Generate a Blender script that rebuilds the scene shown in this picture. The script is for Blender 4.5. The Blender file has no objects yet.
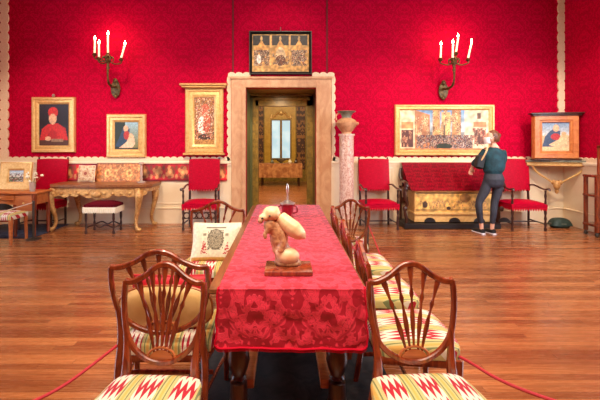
import bpy, bmesh, math, random
from mathutils import Vector, Matrix, noise
random.seed(7)
PI = math.pi
C = bpy.context.scene.collection
S = bpy.context.scene

# ---------------------------------------------------------------- camera
H = 1.5; F = 400.0
cd = bpy.data.cameras.new('camera'); cam = bpy.data.objects.new('camera', cd); C.objects.link(cam)
cam.location = (0, 0, H); cam.rotation_euler = (PI/2, 0, 0)
cd.sensor_width = 36; cd.lens = 24
cd.shift_x = 15/600; cd.shift_y = -56/600; cd.clip_start = .05
S.camera = cam
# ---------------------------------------------------------------- world and exposure
w = bpy.data.worlds.new('world'); S.world = w; w.use_nodes = True
w.node_tree.nodes['Background'].inputs[0].default_value = (.75, .85, 1, 1)
w.node_tree.nodes['Background'].inputs[1].default_value = .3
S.view_settings.view_transform = 'Standard'; S.view_settings.look = 'None'
S.view_settings.gamma = 1; S.view_settings.use_curve_mapping = False
S.view_settings.exposure = 0.0
# ---------------------------------------------------------------- lights
def area(loc, tgt, sx, sy, e, col):
    l = bpy.data.lights.new('area', 'AREA'); l.shape = 'RECTANGLE'; l.size = sx; l.size_y = sy
    l.energy = e; l.color = col
    o = bpy.data.objects.new('area_fill_light', l); C.objects.link(o); o.location = loc
    o.rotation_euler = (Vector(tgt)-Vector(loc)).to_track_quat('-Z', 'Y').to_euler()
    return o
def spot(loc, tgt, e, ang, col=(1, .80, .58), r=.08, blend=.8):
    l = bpy.data.lights.new('spot', 'SPOT'); l.energy = e; l.spot_size = math.radians(ang); l.spot_blend = blend
    l.color = col; l.shadow_soft_size = r
    o = bpy.data.objects.new('ceiling_or_fill_spot', l); C.objects.link(o); o.location = loc
    o.rotation_euler = (Vector(tgt)-Vector(loc)).to_track_quat('-Z', 'Y').to_euler()
WARM = (1, .83, .64)
area((0, 3.0, 4.6), (0, 3.0, 0), 5, 4, 170, WARM)  # this and the next are broad warm fills, added without fixtures
area((0, 0.0, 4.4), (0, 3.0, .5), 3.5, 1.5, 130, WARM)
for x, tx in ((-4.3, -4.3), (-2.4, -2.6), (-.6, -1.0), (1.6, 1.7), (3.0, 3.0), (4.4, 4.4)):
    spot((x, 4.3, 4.55), (tx, 7.6, 1.2), 440, 52, WARM)
spot((0.3, 5.2, 4.55), (-.1, 7.6, 3.2), 110, 50, WARM)
spot((4.3, 5.6, 4.5), (5.0, 7.4, 1.5), 130, 45, WARM)
for x, tx in ((-.55, -.6), (.75, .65)):
    spot((x, .9, 4.5), (tx, 2.2, .5), 230, 50, WARM)
spot((0, 1.6, 4.55), (0, 3.2, .75), 260, 48, (1, .86, .76))

o = area((5.15, 4.2, 2.4), (2.6, 5.4, 0), 2.4, 2.2, 150, (.92, .94, 1)); o.name = 'window_daylight'
o = area((-5.25, 3.4, 2.3), (-3.4, 3.2, 0), 2.4, 2.2, 34, (.72, .82, 1)); o.name = 'window_daylight'
# ---------------------------------------------------------------- geometry helpers
def Pt(px, py, d): return Vector(((px-285)/F*d, d, H-(py-144)/F*d))
def PX(px, d): return (px-285)/F*d
def PZ(py, d): return H-(py-144)/F*d
def lin(c):
    return tuple(((v/255)/12.92 if v/255 <= .04045 else ((v/255+.055)/1.055)**2.4) for v in c[:3])
def cr(pts, k=6, closed=False):
    pts = [Vector(p) for p in pts]; n = len(pts); out = []
    g = (lambda i: pts[i % n]) if closed else (lambda i: pts[max(0, min(n-1, i))])
    for i in range(n if closed else n-1):
        a, b, c, d = g(i-1), g(i), g(i+1), g(i+2)
        for j in range(k):
            t = j/k
            out.append(.5*((2*b)+(c-a)*t+(2*a-5*b+4*c-d)*t*t+(3*b-a-3*c+d)*t**3))
    if not closed: out.append(pts[-1])
    return out
def lerpl(l, n):
    if not isinstance(l, (list, tuple)): return [l]*n
    o = []
    for i in range(n):
        t = i/(n-1)*(len(l)-1); k = min(int(t), len(l)-2); f = t-k
        o.append(l[k]*(1-f)+l[k+1]*f)
    return o
class MB:
    def __init__(s): s.v = []; s.f = []; s.smooth = True
    def add(s, vs, fs):
        o = len(s.v); s.v += [Vector(v) for v in vs]; s.f += [tuple(i+o for i in f) for f in fs]; return s
    def box(s, x0, x1, y0, y1, z0, z1, bev=0):
        if x0 > x1: x0, x1 = x1, x0
        if y0 > y1: y0, y1 = y1, y0
        if bev:
            b = min(bev, (x1-x0)*.4, (y1-y0)*.4, (z1-z0)*.4)
            def ring(z, i):
                a, c, e, g = x0+i, x1-i, y0+i, y1-i; q = b*.6
                return [(a+q, e, z), (c-q, e, z), (c, e+q, z), (c, g-q, z), (c-q, g, z), (a+q, g, z), (a, g-q, z), (a, e+q, z)]
            R = [ring(z0, b), ring(z0+b, 0), ring(z1-b, 0), ring(z1, b)]
            vs = [p for r in R for p in r]; fs = [tuple(range(7, -1, -1)), tuple(range(24, 32))]
            for k in range(3):
                for i in range(8):
                    j = (i+1) % 8; fs.append((k*8+i, k*8+j, k*8+8+j, k*8+8+i))
            return s.add(vs, fs)
        return s.add([(x0, y0, z0), (x1, y0, z0), (x1, y1, z0), (x0, y1, z0), (x0, y0, z1), (x1, y0, z1), (x1, y1, z1), (x0, y1, z1)],
                     [(0, 3, 2, 1), (4, 5, 6, 7), (0, 1, 5, 4), (1, 2, 6, 5), (2, 3, 7, 6), (3, 0, 4, 7)])
    def rings(s, R, closed=False, caps=True):
        n = len(R[0]); m = len(R); vs = [p for r in R for p in r]; fs = []
        for k in range(m if closed else m-1):
            k2 = (k+1) % m
            for i in range(n):
                j = (i+1) % n; fs.append((k*n+i, k*n+j, k2*n+j, k2*n+i))
        if caps and not closed: fs += [tuple(range(n-1, -1, -1)), tuple(range((m-1)*n, m*n))]
        return s.add(vs, fs)
    def sweep(s, pts, a, b, nrm=(0, 1, 0), closed=False, n=8, sq=False):
        pts = [Vector(p) for p in pts]; m = len(pts); A = lerpl(a, m); B = lerpl(b, m); nrm = Vector(nrm); R = []
        for i, p in enumerate(pts):
            if closed: t = pts[(i+1) % m]-pts[i-1]
            else: t = pts[min(i+1, m-1)]-pts[max(i-1, 0)]
            t.normalize(); sd = t.cross(nrm)
            if sd.length < 1e-4: sd = t.cross(Vector((1, 0, .01)))
            sd.normalize(); nn = sd.cross(t).normalized()
            if sq:
                q = [(1, .6), (.6, 1), (-.6, 1), (-1, .6), (-1, -.6), (-.6, -1), (.6, -1), (1, -.6)]
                R.append([p+sd*A[i]*c+nn*B[i]*d for c, d in q])
            else:
                R.append([p+sd*A[i]*math.cos(2*PI*k/n)+nn*B[i]*math.sin(2*PI*k/n) for k in range(n)])
        return s.rings(R, closed)
    def tube(s, pts, r, n=8, closed=False):
        pts = [Vector(p) for p in pts]; m = len(pts); A = lerpl(r, m); R = []; u = None
        for i, p in enumerate(pts):
            t = (pts[(i+1) % m]-pts[i-1]) if closed else (pts[min(i+1, m-1)]-pts[max(i-1, 0)])
            t.normalize()
            if u is None: u = t.orthogonal().normalized()
            u = (u-t*u.dot(t)).normalized(); v = t.cross(u)
            R.append([p+(u*math.cos(2*PI*k/n)+v*math.sin(2*PI*k/n))*A[i] for k in range(n)])
        return s.rings(R, closed)
    def lathe(s, c, prof, n=20, sx=1, sy=1):
        c = Vector(c)
        return s.rings([[c+Vector((max(r, .0005)*math.cos(2*PI*k/n)*sx, max(r, .0005)*math.sin(2*PI*k/n)*sy, z)) for k in range(n)] for r, z in prof])
    def ball(s, c, rx, ry, rz, n=14, m=9):
        return s.lathe(c, [(math.sin(PI*i/m), -math.cos(PI*i/m)*rz) for i in range(m+1)], n, rx, ry)
    def prism(s, poly, y0, y1, axis='y'):
        n = len(poly)
        f = {'y': lambda a, b, t: (a, t, b), 'x': lambda a, b, t: (t, a, b), 'z': lambda a, b, t: (a, b, t)}[axis]
        vs = [f(a, b, y0) for a, b in poly]+[f(a, b, y1) for a, b in poly]
        fs = [tuple(range(n)), tuple(range(2*n-1, n-1, -1))]+[(i, i+n, (i+1) % n+n, (i+1) % n) for i in range(n)]
        return s.add(vs, fs)
    def grid(s, fn, nu, nv):
        vs = [fn(i/nu, j/nv) for j in range(nv+1) for i in range(nu+1)]
        return s.add(vs, [(j*(nu+1)+i, j*(nu+1)+i+1, (j+1)*(nu+1)+i+1, (j+1)*(nu+1)+i) for j in range(nv) for i in range(nu)])
    def xf(s, M):
        s.v = [M @ v for v in s.v]; return s
    def build(s, name, mat, parent=None, smooth=True, label=None, col=None, world=False, fixn=True):
        me = bpy.data.meshes.new(name)
        vs = s.v
        if parent is not None and world: vs = [v-parent.location for v in vs]
        me.from_pydata([tuple(v) for v in vs], [], s.f)
        if fixn:
            bm = bmesh.new(); bm.from_mesh(me); bmesh.ops.recalc_face_normals(bm, faces=bm.faces); bm.to_mesh(me); bm.free()
        me.materials.append(mat)
        if smooth:
            me.polygons.foreach_set('use_smooth', [True]*len(me.polygons))
            me.set_sharp_from_angle(angle=math.radians(40))
        if col is not None:
            a = me.color_attributes.new('paint', 'FLOAT_COLOR', 'POINT')
            a.data.foreach_set('color', [x for c in col for x in (*c, 1)])
        o = bpy.data.objects.new(name, me); C.objects.link(o)
        if parent is not None: o.parent = parent
        if label: o['label'] = label
        return o
def tag(o, label, cat, group=None, kind=None):
    o['label'] = label; o['category'] = cat
    if group: o['group'] = group
    if kind: o['kind'] = kind
    return o
def thing(name, label, cat, loc=(0, 0, 0), rotz=0, group=None):
    o = bpy.data.objects.new(name, None); C.objects.link(o); o.empty_display_size = .1
    o.location = loc; o.rotation_euler = (0, 0, rotz)
    return tag(o, label, cat, group)
def struct(name, mb, mat, smooth=False):
    o = mb.build(name, mat, smooth=smooth); o['kind'] = 'structure'; return o
def dup(root, loc, rotz, label, group=None):
    r = root.copy(); C.objects.link(r); r.location = loc; r.rotation_euler = (0, 0, rotz); r['label'] = label
    if group: r['group'] = group
    for ch in list(root.children):
        c = ch.copy(); C.objects.link(c); c.parent = r
        for g in list(ch.children):
            d = g.copy(); C.objects.link(d); d.parent = c
    return r

# ---------------------------------------------------------------- node maths
class E:
    nt = None
    def __init__(s, sock): s.s = sock
    @staticmethod
    def m(op, *a):
        n = E.nt.nodes.new('ShaderNodeMath'); n.operation = op
        for i, x in enumerate(a):
            if isinstance(x, E): E.nt.links.new(x.s, n.inputs[i])
            else: n.inputs[i].default_value = x
        return E(n.outputs[0])
    def __add__(s, o): return E.m('ADD', s, o)
    __radd__ = __add__
    def __sub__(s, o): return E.m('SUBTRACT', s, o)
    def __rsub__(s, o): return E.m('SUBTRACT', o, s)
    def __mul__(s, o): return E.m('MULTIPLY', s, o)
    __rmul__ = __mul__
    def __truediv__(s, o): return E.m('DIVIDE', s, o)
def fr(x): return E.m('FRACT', x)
def fl(x): return E.m('FLOOR', x)
def ab(x): return E.m('ABSOLUTE', x)
def lt(a, b): return E.m('LESS_THAN', a, b)
def gt(a, b): return E.m('GREATER_THAN', a, b)
def sn(x): return E.m('SINE', x)
def cs(x): return E.m('COSINE', x)
def ping(x, s): return E.m('PINGPONG', x, s)
def smooth(x, a, b):
    n = E.nt.nodes.new('ShaderNodeMapRange'); n.interpolation_type = 'SMOOTHSTEP'
    E.nt.links.new(x.s, n.inputs[0]); n.inputs[1].default_value = a; n.inputs[2].default_value = b
    return E(n.outputs[0])
def comb(x, y, z):
    n = E.nt.nodes.new('ShaderNodeCombineXYZ')
    for i, v in enumerate((x, y, z)):
        if isinstance(v, E): E.nt.links.new(v.s, n.inputs[i])
        else: n.inputs[i].default_value = v
    return E(n.outputs[0])
def nz(vec, scale, detail=2, rough=.5, dist=0):
    n = E.nt.nodes.new('ShaderNodeTexNoise'); E.nt.links.new(vec.s, n.inputs['Vector'])
    n.inputs['Scale'].default_value = scale; n.inputs['Detail'].default_value = detail
    n.inputs['Roughness'].default_value = rough; n.inputs['Distortion'].default_value = dist
    return E(n.outputs[0])
def white(vec):
    n = E.nt.nodes.new('ShaderNodeTexWhiteNoise'); n.noise_dimensions = '3D'; E.nt.links.new(vec.s, n.inputs[0]); return E(n.outputs[0])
def mix(f, a, b):
    n = E.nt.nodes.new('ShaderNodeMix'); n.data_type = 'RGBA'
    if isinstance(f, E): E.nt.links.new(f.s, n.inputs[0])
    else: n.inputs[0].default_value = f
    for i, v in ((6, a), (7, b)):
        if isinstance(v, E): E.nt.links.new(v.s, n.inputs[i])
        else: n.inputs[i].default_value = (*v, 1)
    return E(n.outputs[2])
def coords():
    n = E.nt.nodes.new('ShaderNodeTexCoord'); q = E.nt.nodes.new('ShaderNodeSeparateXYZ')
    E.nt.links.new(n.outputs['Object'], q.inputs[0])
    return E(n.outputs['Object']), E(q.outputs[0]), E(q.outputs[1]), E(q.outputs[2])
def mat(name, col=None, rough=.5, metal=0, fn=None, bump=None, **kw):
    m = bpy.data.materials.new(name); m.use_nodes = True; E.nt = m.node_tree
    b = m.node_tree.nodes['Principled BSDF']
    b.inputs['Roughness'].default_value = rough; b.inputs['Metallic'].default_value = metal
    for k, v in kw.items():
        b.inputs[k.replace('_', ' ')].default_value = v
    if col: b.inputs['Base Color'].default_value = (*lin(col), 1)
    if fn:
        r = fn()
        if isinstance(r, dict):
            for k, v in r.items():
                if k == 'bump':
                    n = E.nt.nodes.new('ShaderNodeBump'); n.inputs['Strength'].default_value = bump or .3; n.inputs['Distance'].default_value = .01
                    E.nt.links.new(v.s, n.inputs['Height']); E.nt.links.new(n.outputs[0], b.inputs['Normal'])
                else: E.nt.links.new(v.s, b.inputs[k])
        else: E.nt.links.new(r.s, b.inputs['Base Color'])
    return m
def noisy(c1, c2, scale=8, stretch=(1, 1, 1), dist=.5, detail=4):
    def f():
        v, x, y, z = coords()
        n = nz(comb(x*stretch[0], y*stretch[1], z*stretch[2]), scale, detail, .6, dist)
        return {'Base Color': mix(smooth(n, .3, .7), lin(c1), lin(c2)), 'bump': n}
    return f
def damask(px, pz, s, c1, c2, usey=False, fine=1.0, flat=False, thr=(.47, .53), r1=.55, r2=.4, lat=.9):
    def f():
        v, x, y, z = coords()
        if usey: x = x+y
        if flat: z = y-z
        col = fl(x/px)
        u = ping(x, px/2)
        zz = z/pz+fr(col*.5)
        a = zz*(2*PI)
        n = nz(comb(u*s, cs(a)*(pz*s/6.28), sn(a)*(pz*s/6.28)), 1.0, 2, .5, .6)
        # ogee lattice around the motifs
        og = ab(u-(px*.25+cs(a)*(px*.22)))
        rim = 1-smooth(og, px*.02, px*.05)
        k = E.m('MAXIMUM', smooth(n, *thr), rim*lat)
        big = nz(v, 2.0, 2)
        return {'Base Color': mix(k, lin(c1), lin(c2)), 'Roughness': k*(r2-r1)+r1, 'bump': k}
    return f
M = {}
M['red_wall'] = mat('red_silk_damask', rough=.6, fn=damask(.42, .66, 34, (190, 0, 50), (160, 0, 38), usey=True, lat=.6, r1=.8, r2=.7), bump=.08, Specular_IOR_Level=.06)
M['red_plain'] = mat('crimson_velvet', rough=.75, fn=damask(.16, .22, 60, (186, 0, 42), (160, 0, 34)), bump=.1, Specular_IOR_Level=.12)
M['red_cloth'] = mat('crimson_brocade', rough=.6, fn=damask(.17, .17, 40, (140, 0, 28), (104, 0, 16)), bump=.1, Specular_IOR_Level=.12)
def runner_fn():
    v, x, y, z = coords()
    wx = nz(v, 5, 1); Y_ = y-z+wx*.05; x = x+nz(v, 6, 1)*.04
    px, pz, sc = .37, .44, 24
    u = ping(x+.16, px/2); zz = Y_/pz; a = zz*(2*PI)
    n = nz(comb(u*sc, cs(a)*(pz*sc/6.28), sn(a)*(pz*sc/6.28)), 1.0, 1, .5, .8)
    og = 1-smooth(ab(u-(px*.25+cs(a)*(px*.2))), .004, .014)
    vein = 1-smooth(ab(fr(n*11)-.5), .07, .2)
    k = E.m('MAXIMUM', E.m('MAXIMUM', smooth(n, .47, .53)*.85, og*.6), vein*.45)
    crease = nz(comb(x, Y_*.7, z), 6, 2, .5, 1.6)
    return {'Base Color': mix(k, lin((226, 56, 78)), lin((150, 0, 26))), 'Roughness': k*.15+.38, 'bump': crease*.8-k*.2}
M['runner'] = mat('crimson_satin_damask', rough=.35, fn=runner_fn, bump=.6, Specular_IOR_Level=.45, Sheen_Weight=.4, Sheen_Roughness=.35, Sheen_Tint=(1, .72, .72, 1))
M['fringe'] = mat('red_fringe', (196, 6, 42), .8, Specular_IOR_Level=.15)
M['dado'] = mat('cream_paint', rough=.55, fn=noisy((232, 208, 174), (238, 218, 186), 3))
M['braid'] = mat('cream_braid', rough=.7, fn=noisy((226, 196, 160), (236, 214, 184), 60))
M['seam'] = mat('dark_seam', (96, 6, 18), .7)
M['stone'] = mat('pink_travertine', rough=.45, fn=noisy((192, 138, 100), (212, 166, 126), 5, (1, 1, .6), 1.5, 6), bump=.1)
M['mahog'] = mat('mahogany', rough=.25, fn=noisy((96, 34, 18), (152, 66, 32), 9, (3, 3, .6), 1.2), bump=.05, Coat_Weight=.7, Coat_Roughness=.12)
M['dwood'] = mat('dark_walnut', rough=.3, fn=noisy((44, 20, 14), (74, 36, 22), 9, (3, 3, .6), 1), bump=.08, Coat_Weight=.3)
M['lwood'] = mat('orange_wood', rough=.35, fn=noisy((160, 82, 38), (194, 110, 56), 7, (.6, 3, 3), 1), bump=.05)
M['twood'] = mat('brown_oak_edge', rough=.35, fn=noisy((118, 66, 34), (150, 92, 50), 9, (3, .4, 3), 1), bump=.05)
M['gold'] = mat('gilt', rough=.38, metal=.4, fn=noisy((216, 166, 96), (236, 196, 130), 24, dist=1), bump=.12)
M['oldgold'] = mat('worn_gilt', rough=.45, metal=.2, fn=noisy((170, 112, 56), (222, 174, 108), 14, dist=1), bump=.35)
M['bronze'] = mat('dark_bronze', rough=.4, metal=.6, fn=noisy((62, 46, 26), (112, 84, 44), 30), bump=.3)
M['black'] = mat('ebony_black', (26, 20, 20), .4)
M['wax'] = mat('glowing_wax', (250, 236, 206), .5, Emission_Color=(1, .7, .4, 1), Emission_Strength=.25)  # faint warm emission stands in for flame light in the wax
M['flame'] = mat('flame', (255, 240, 200), .5, Emission_Color=(1, .82, .5, 1), Emission_Strength=40)
M['cream'] = mat('cream_linen', rough=.8, fn=noisy((236, 222, 192), (244, 232, 208), 30), bump=.2)
M['yellow'] = mat('yellow_silk', rough=.5, fn=noisy((216, 166, 92), (230, 186, 116), 10), bump=.2, Sheen_Weight=.3)
M['redcush'] = mat('red_silk', (190, 4, 34), .6)
M['navy'] = mat('navy_wool_rug', rough=.9, fn=noisy((34, 36, 54), (70, 74, 96), 7))
M['rug'] = mat('dark_wool_rug', rough=.9, fn=noisy((14, 11, 12), (40, 32, 30), 9, dist=1))
M['darkgreen'] = mat('dark_green_velvet', rough=.6, fn=noisy((24, 44, 38), (44, 66, 56), 20))
M['olive'] = mat('olive_gilt_paint', rough=.4, fn=noisy((112, 88, 32), (160, 124, 48), 10), bump=.2)
M['greenpaint'] = mat('green_paint', (92, 92, 50), .45)
M['yellowpaint'] = mat('ochre_paint', rough=.4, fn=noisy((190, 142, 44), (210, 164, 60), 6))
M['glass'] = mat('clear_glass', (240, 240, 240), .05, Transmission_Weight=.85, IOR=1.3)
M['silver'] = mat('silver', (210, 200, 190), .3, .8)
M['ruby'] = mat('ruby_red', rough=.3, fn=noisy((120, 8, 26), (160, 16, 38), 20), Coat_Weight=.4)
M['marble'] = mat('pink_marble', rough=.35, fn=noisy((236, 210, 192), (190, 128, 112), 14, (1, 1, .7), 2.5, 6), bump=.02)
M['terra'] = mat('terracotta', rough=.6, fn=noisy((176, 120, 82), (212, 158, 116), 9), bump=.1)
M['greystone'] = mat('grey_green_stone', rough=.5, fn=noisy((92, 92, 78), (136, 134, 116), 12))
M['rope'] = mat('red_cord', (196, 40, 56), .6)
M['ropebeige'] = mat('beige_cord', (206, 180, 160), .6)
M['iron'] = mat('grey_iron', (70, 62, 54), .45, .5)
M['paintmat'] = mat('painted_surface', rough=.5)
def _pm():
    nt = M['paintmat'].node_tree; a = nt.nodes.new('ShaderNodeAttribute'); a.attribute_name = 'paint'
    nt.links.new(a.outputs[0], nt.nodes['Principled BSDF'].inputs['Base Color'])
_pm()
def flame_fn():
    v, x, y, z = coords()
    yy = y+z*.9
    p = fr(x/.15+.28)
    zig = ab(fr(x/.0275)-.5)*.17+ab(fr(x/.15+.0)-.5)*.05
    red = lt(fr((yy+zig)/.155+.1), .50)
    cream = lin((232, 218, 196))
    fl_c = mix(red, cream, lin((178, 14, 38)))
    q = (p-.60)/.40
    c = mix(lt(ab(q-.18), .06), lin((206, 186, 120)), lin((124, 128, 80)))
    c = mix(lt(ab(q-.46), .10), c, lin((222, 170, 84)))
    c = mix(lt(ab(q-.72), .05), c, lin((124, 128, 80)))
    c = mix(gt(q, .88), c, lin((186, 178, 124)))
    return {'Base Color': mix(gt(p, .60), fl_c, c), 'bump': nz(v, 180, 1)}
M['flamestitch'] = mat('flame_stitch_fabric', rough=.8, fn=flame_fn, bump=.25)
def floor_fn():
    v, x, y, z = coords()
    W = .062
    row = fl(y/W); off = white(comb(row, 0.0, 3.0))
    pl = fl(x/1.5+off*7)
    r = white(comb(row, pl, 1.0))
    g = nz(comb(x*1.2, y*14, r*20), 3.5, 5, .65, .6)
    c = mix(smooth(r*.5+g*.6, .2, .95), lin((134, 72, 36)), lin((194, 118, 66)))
    c = mix(smooth(nz(comb(x*.35, y*2.6, 0.0), 1.6, 3), .4, .7)*.35, c, lin((122, 62, 32)))
    seam = E.m('MAXIMUM', lt(ab(fr(y/W)-.5), .0)*0+gt(ab(fr(y/W)-.5), .475), gt(ab(fr(x/1.5+off*7)-.5), .4985))
    c = mix(seam*.6, c, lin((60, 26, 14)))
    return {'Base Color': c, 'Roughness': g*.14+.2, 'bump': 1-seam}
M['floor'] = mat('oak_floor', rough=.25, fn=floor_fn, bump=.15, Coat_Weight=.25, Coat_Roughness=.12)

# ---------------------------------------------------------------- the room
YB = 7.6; XL = -5.42; XR = 5.30; YF = -3.5; ZC = 4.9
DX0, DX1, DZ = PX(246, YB), PX(316, YB), PZ(88, YB)
struct('floor', MB().box(XL-.2, XR+.2, YF-.2, YB+.2, -.1, 0), M['floor'])
struct('ceiling', MB().box(XL-.2, XR+.2, YF-.2, YB+.2, ZC, ZC+.1), M['dwood'])
b = MB()
b.box(XL-.2, DX0, YB, YB+.15, 0, ZC).box(DX1, XR+.2, YB, YB+.15, 0, ZC).box(DX0, DX1, YB, YB+.15, DZ, ZC)
struct('wall_back', b, M['red_wall'])
# side walls with a window each, outside the picture
WY0, WY1, WZ0, WZ1 = 2.2, 5.0, .9, 3.4
for nm, x0, x1, sg in (('left', XL-.15, XL, 1), ('right', XR, XR+.15, -1)):
    b = MB().box(x0, x1, YF, WY0, 0, ZC).box(x0, x1, WY1, YB, 0, ZC).box(x0, x1, WY0, WY1, 0, WZ0).box(x0, x1, WY0, WY1, WZ1, ZC)
    struct('wall_'+nm, b, M['red_wall'])
struct('wall_front', MB().box(XL-.2, XR+.2, YF-.15, YF, 0, ZC), M['red_wall'])
M['daylight'] = mat('daylight_pane', (190, 210, 240), .3, Emission_Color=(.62, .78, 1, 1), Emission_Strength=8)
for i, (x, sg) in enumerate(((XL, 1), (XR, -1))):
    fr_ = MB()
    for y in (WY0, (WY0+WY1)/2, WY1): fr_.box(x-sg*.11, x-sg*.04, y-.04, y+.04, WZ0, WZ1)
    for z in (WZ0, (WZ0+WZ1)/2, WZ1): fr_.box(x-sg*.11, x-sg*.04, WY0, WY1, z-.03, z+.03)
    o = fr_.build('window_%d' % (i+1), M['dwood'], smooth=False); o['kind'] = 'structure'
    MB().box(x-sg*.10, x-sg*.09, WY0, WY1, WZ0, WZ1).build('pane', M['daylight'], o, smooth=False)
# dado, rails and skirting
RZ = PZ(161, YB)
trim_n = [0]
def trim(b, m, smooth=False):
    trim_n[0] += 1; return struct('trim_%d' % trim_n[0], b, m, smooth)
SX0, SX1 = PX(231.5, YB), PX(331, YB)           # stone door surround, outer edges
def dado_run(x0, x1):
    b = MB().box(x0, x1, YB-.025, YB, 0, RZ)
    b.box(x0, x1, YB-.06, YB, RZ-.055, RZ, .012).box(x0, x1, YB-.045, YB, RZ-.085, RZ-.055)
    trim(b, M['dado'])
    return MB().box(x0, x1, YB-.05, YB, 0, .27).box(x0, x1, YB-.065, YB-.0, .27, .30, .01)
b1 = dado_run(XL, SX0); b2 = dado_run(SX1, XR)
b1.v += []; n0 = len(b1.v); b1.v += b2.v; b1.f += [tuple(i+n0 for i in f) for f in b2.f]
struct('baseboard_back', b1, M['dado'])
for nm, x0, sg in (('left', XL, 1), ('right', XR, -1)):
    for (y0, y1, z1) in ((YF, WY0, RZ), (WY0, WY1, WZ0-.05), (WY1, YB, RZ)):
        b = MB().box(x0, x0+sg*.025, y0, y1, 0, z1)
        if z1 == RZ: b.box(x0, x0+sg*.06, y0, y1, RZ-.055, RZ, .012)
        trim(b, M['dado'])
    struct('baseboard_'+nm, MB().box(x0, x0+sg*.05, YF, YB, 0, .27).box(x0, x0+sg*.065, YF, YB, .27, .30, .01), M['dado'])
# raised panels on the dado
b = MB()
for x0, x1 in ((-5.1, -3.2), (-3.0, -1.3), (1.1, 2.05), (2.2, 3.9), (4.1, 5.0)):
    for a, c, d, e in ((x0, x1, 1.02, 1.05), (x0, x1, .36, .39), (x0, x0+.03, .36, 1.05), (x1-.03, x1, .36, 1.05)):
        b.box(a, c, YB-.037, YB-.02, d, e, .006)
trim(b, M['dado'])
def scallop(L, wd, per, both):
    """outline of a braid strip along +s from 0 to L; scallops on the +t side (and -t side if both)"""
    n = max(1, round(L/per)); top = []; k = 8
    for i in range(n):
        for j in range(k):
            t = j/k; top.append(((i+t)*L/n, wd*.62+wd*.38*abs(math.sin(PI*t))**.6))
    top.append((L, wd*.62))
    if both: bot = [(s, -t) for s, t in reversed(top)]
    else: bot = [(L, 0), (0, 0)]
    return top+bot
def braid(o, along, across, L, wd, per, both=False, nrm='y', p0=None, p1=None):
    poly = [(o[0]+along[0]*s+across[0]*t, o[1]+along[1]*s+across[1]*t) for s, t in scallop(L, wd, per, both)]
    return MB().prism(poly, p0, p1, nrm)
Yf = YB-.015
trim(braid((XL, RZ), (1, 0), (0, 1), SX0-.03-XL, .085, .125, p0=Yf, p1=YB), M['braid'])
trim(braid((SX1+.03, RZ), (1, 0), (0, 1), XR-SX1-.03, .085, .125, p0=Yf, p1=YB), M['braid'])
trim(braid((YB, RZ), (-1, 0), (0, 1), 2.4, .085, .125, nrm='x', p0=XR-.015, p1=XR), M['braid'])
trim(braid((YB, RZ), (-1, 0), (0, 1), 2.4, .085, .125, nrm='x', p0=XL, p1=XL+.015), M['braid'])
trim(braid((XL+.095, RZ+.05), (0, 1), (1, 0), ZC-RZ-.05, .085, .18, True, p0=Yf-.01, p1=YB), M['braid'])
trim(braid((XR-.06, RZ+.05), (0, 1), (1, 0), ZC-RZ-.05, .07, .18, True, p0=Yf-.01, p1=YB), M['braid'])
SZ = PZ(77, YB)
trim(braid((SX0-.01, .0), (0, 1), (-1, 0), SZ+.02, .075, .16, p0=Yf, p1=YB), M['braid'])
trim(braid((SX1+.01, .0), (0, 1), (1, 0), SZ+.02, .075, .16, p0=Yf, p1=YB), M['braid'])
trim(braid((SX0-.06, SZ+.0), (1, 0), (0, 1), .42, .085, .13, p0=Yf-.03, p1=YB), M['braid'])
trim(braid((SX1+.06-.42, SZ+.0), (1, 0), (0, 1), .42, .085, .13, p0=Yf-.03, p1=YB), M['braid'])
trim(MB().box(PX(233, YB)-.012, PX(233, YB)+.012, YB-.012, YB, SZ+.08, ZC), M['seam'])
trim(MB().box(PX(327, YB)-.012, PX(327, YB)+.012, YB-.012, YB, SZ+.08, ZC), M['seam'])
# stone doorcase
b = MB().box(SX0, DX0, YB-.05, YB, 0, SZ, .01).box(DX1, SX1, YB-.05, YB, 0, SZ, .01).box(DX0, DX1, YB-.05, YB, DZ, SZ)
b.box(DX0-.07, DX0, YB-.075, YB-.05, 0, DZ+.07, .01).box(DX1, DX1+.07, YB-.075, YB-.05, 0, DZ+.07, .01).box(DX0, DX1, YB-.075, YB-.05, DZ, DZ+.07, .01)
b.box(SX0-.02, SX1+.02, YB-.08, YB, SZ-.05, SZ+.0, .012)
trim(b, M['stone'])
# passage and second doorcase
Y2 = 8.6
trim(MB().box(DX0-.06, DX0, YB+.15, Y2, 0, DZ), M['greenpaint'])
trim(MB().box(DX1, DX1+.06, YB+.15, Y2, 0, DZ), M['dwood'])
trim(MB().box(DX0-.06, DX1+.06, YB+.15, Y2, DZ, DZ+.06), M['olive'])
b = MB()
b.box(DX0, DX0+.17, Y2-.06, Y2+.1, 0, DZ).box(DX1-.12, DX1, Y2-.06, Y2+.1, 0, DZ).box(DX0, DX1, Y2-.06, Y2+.1, DZ-.25, DZ)
b.box(DX0+.05, DX0+.11, Y2-.09, Y2-.06, 0, DZ-.1, .01).box(DX0+.05, DX1-.05, Y2-.09, Y2-.06, DZ-.13, DZ-.07, .01).box(DX0, DX1, Y2-.12, Y2-.06, DZ-.04, DZ, .01)
trim(b, M['olive'])
trim(MB().box(DX0, DX0+.05, Y2-.10, Y2-.06, 0, DZ-.08), M['greenpaint'])
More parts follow.
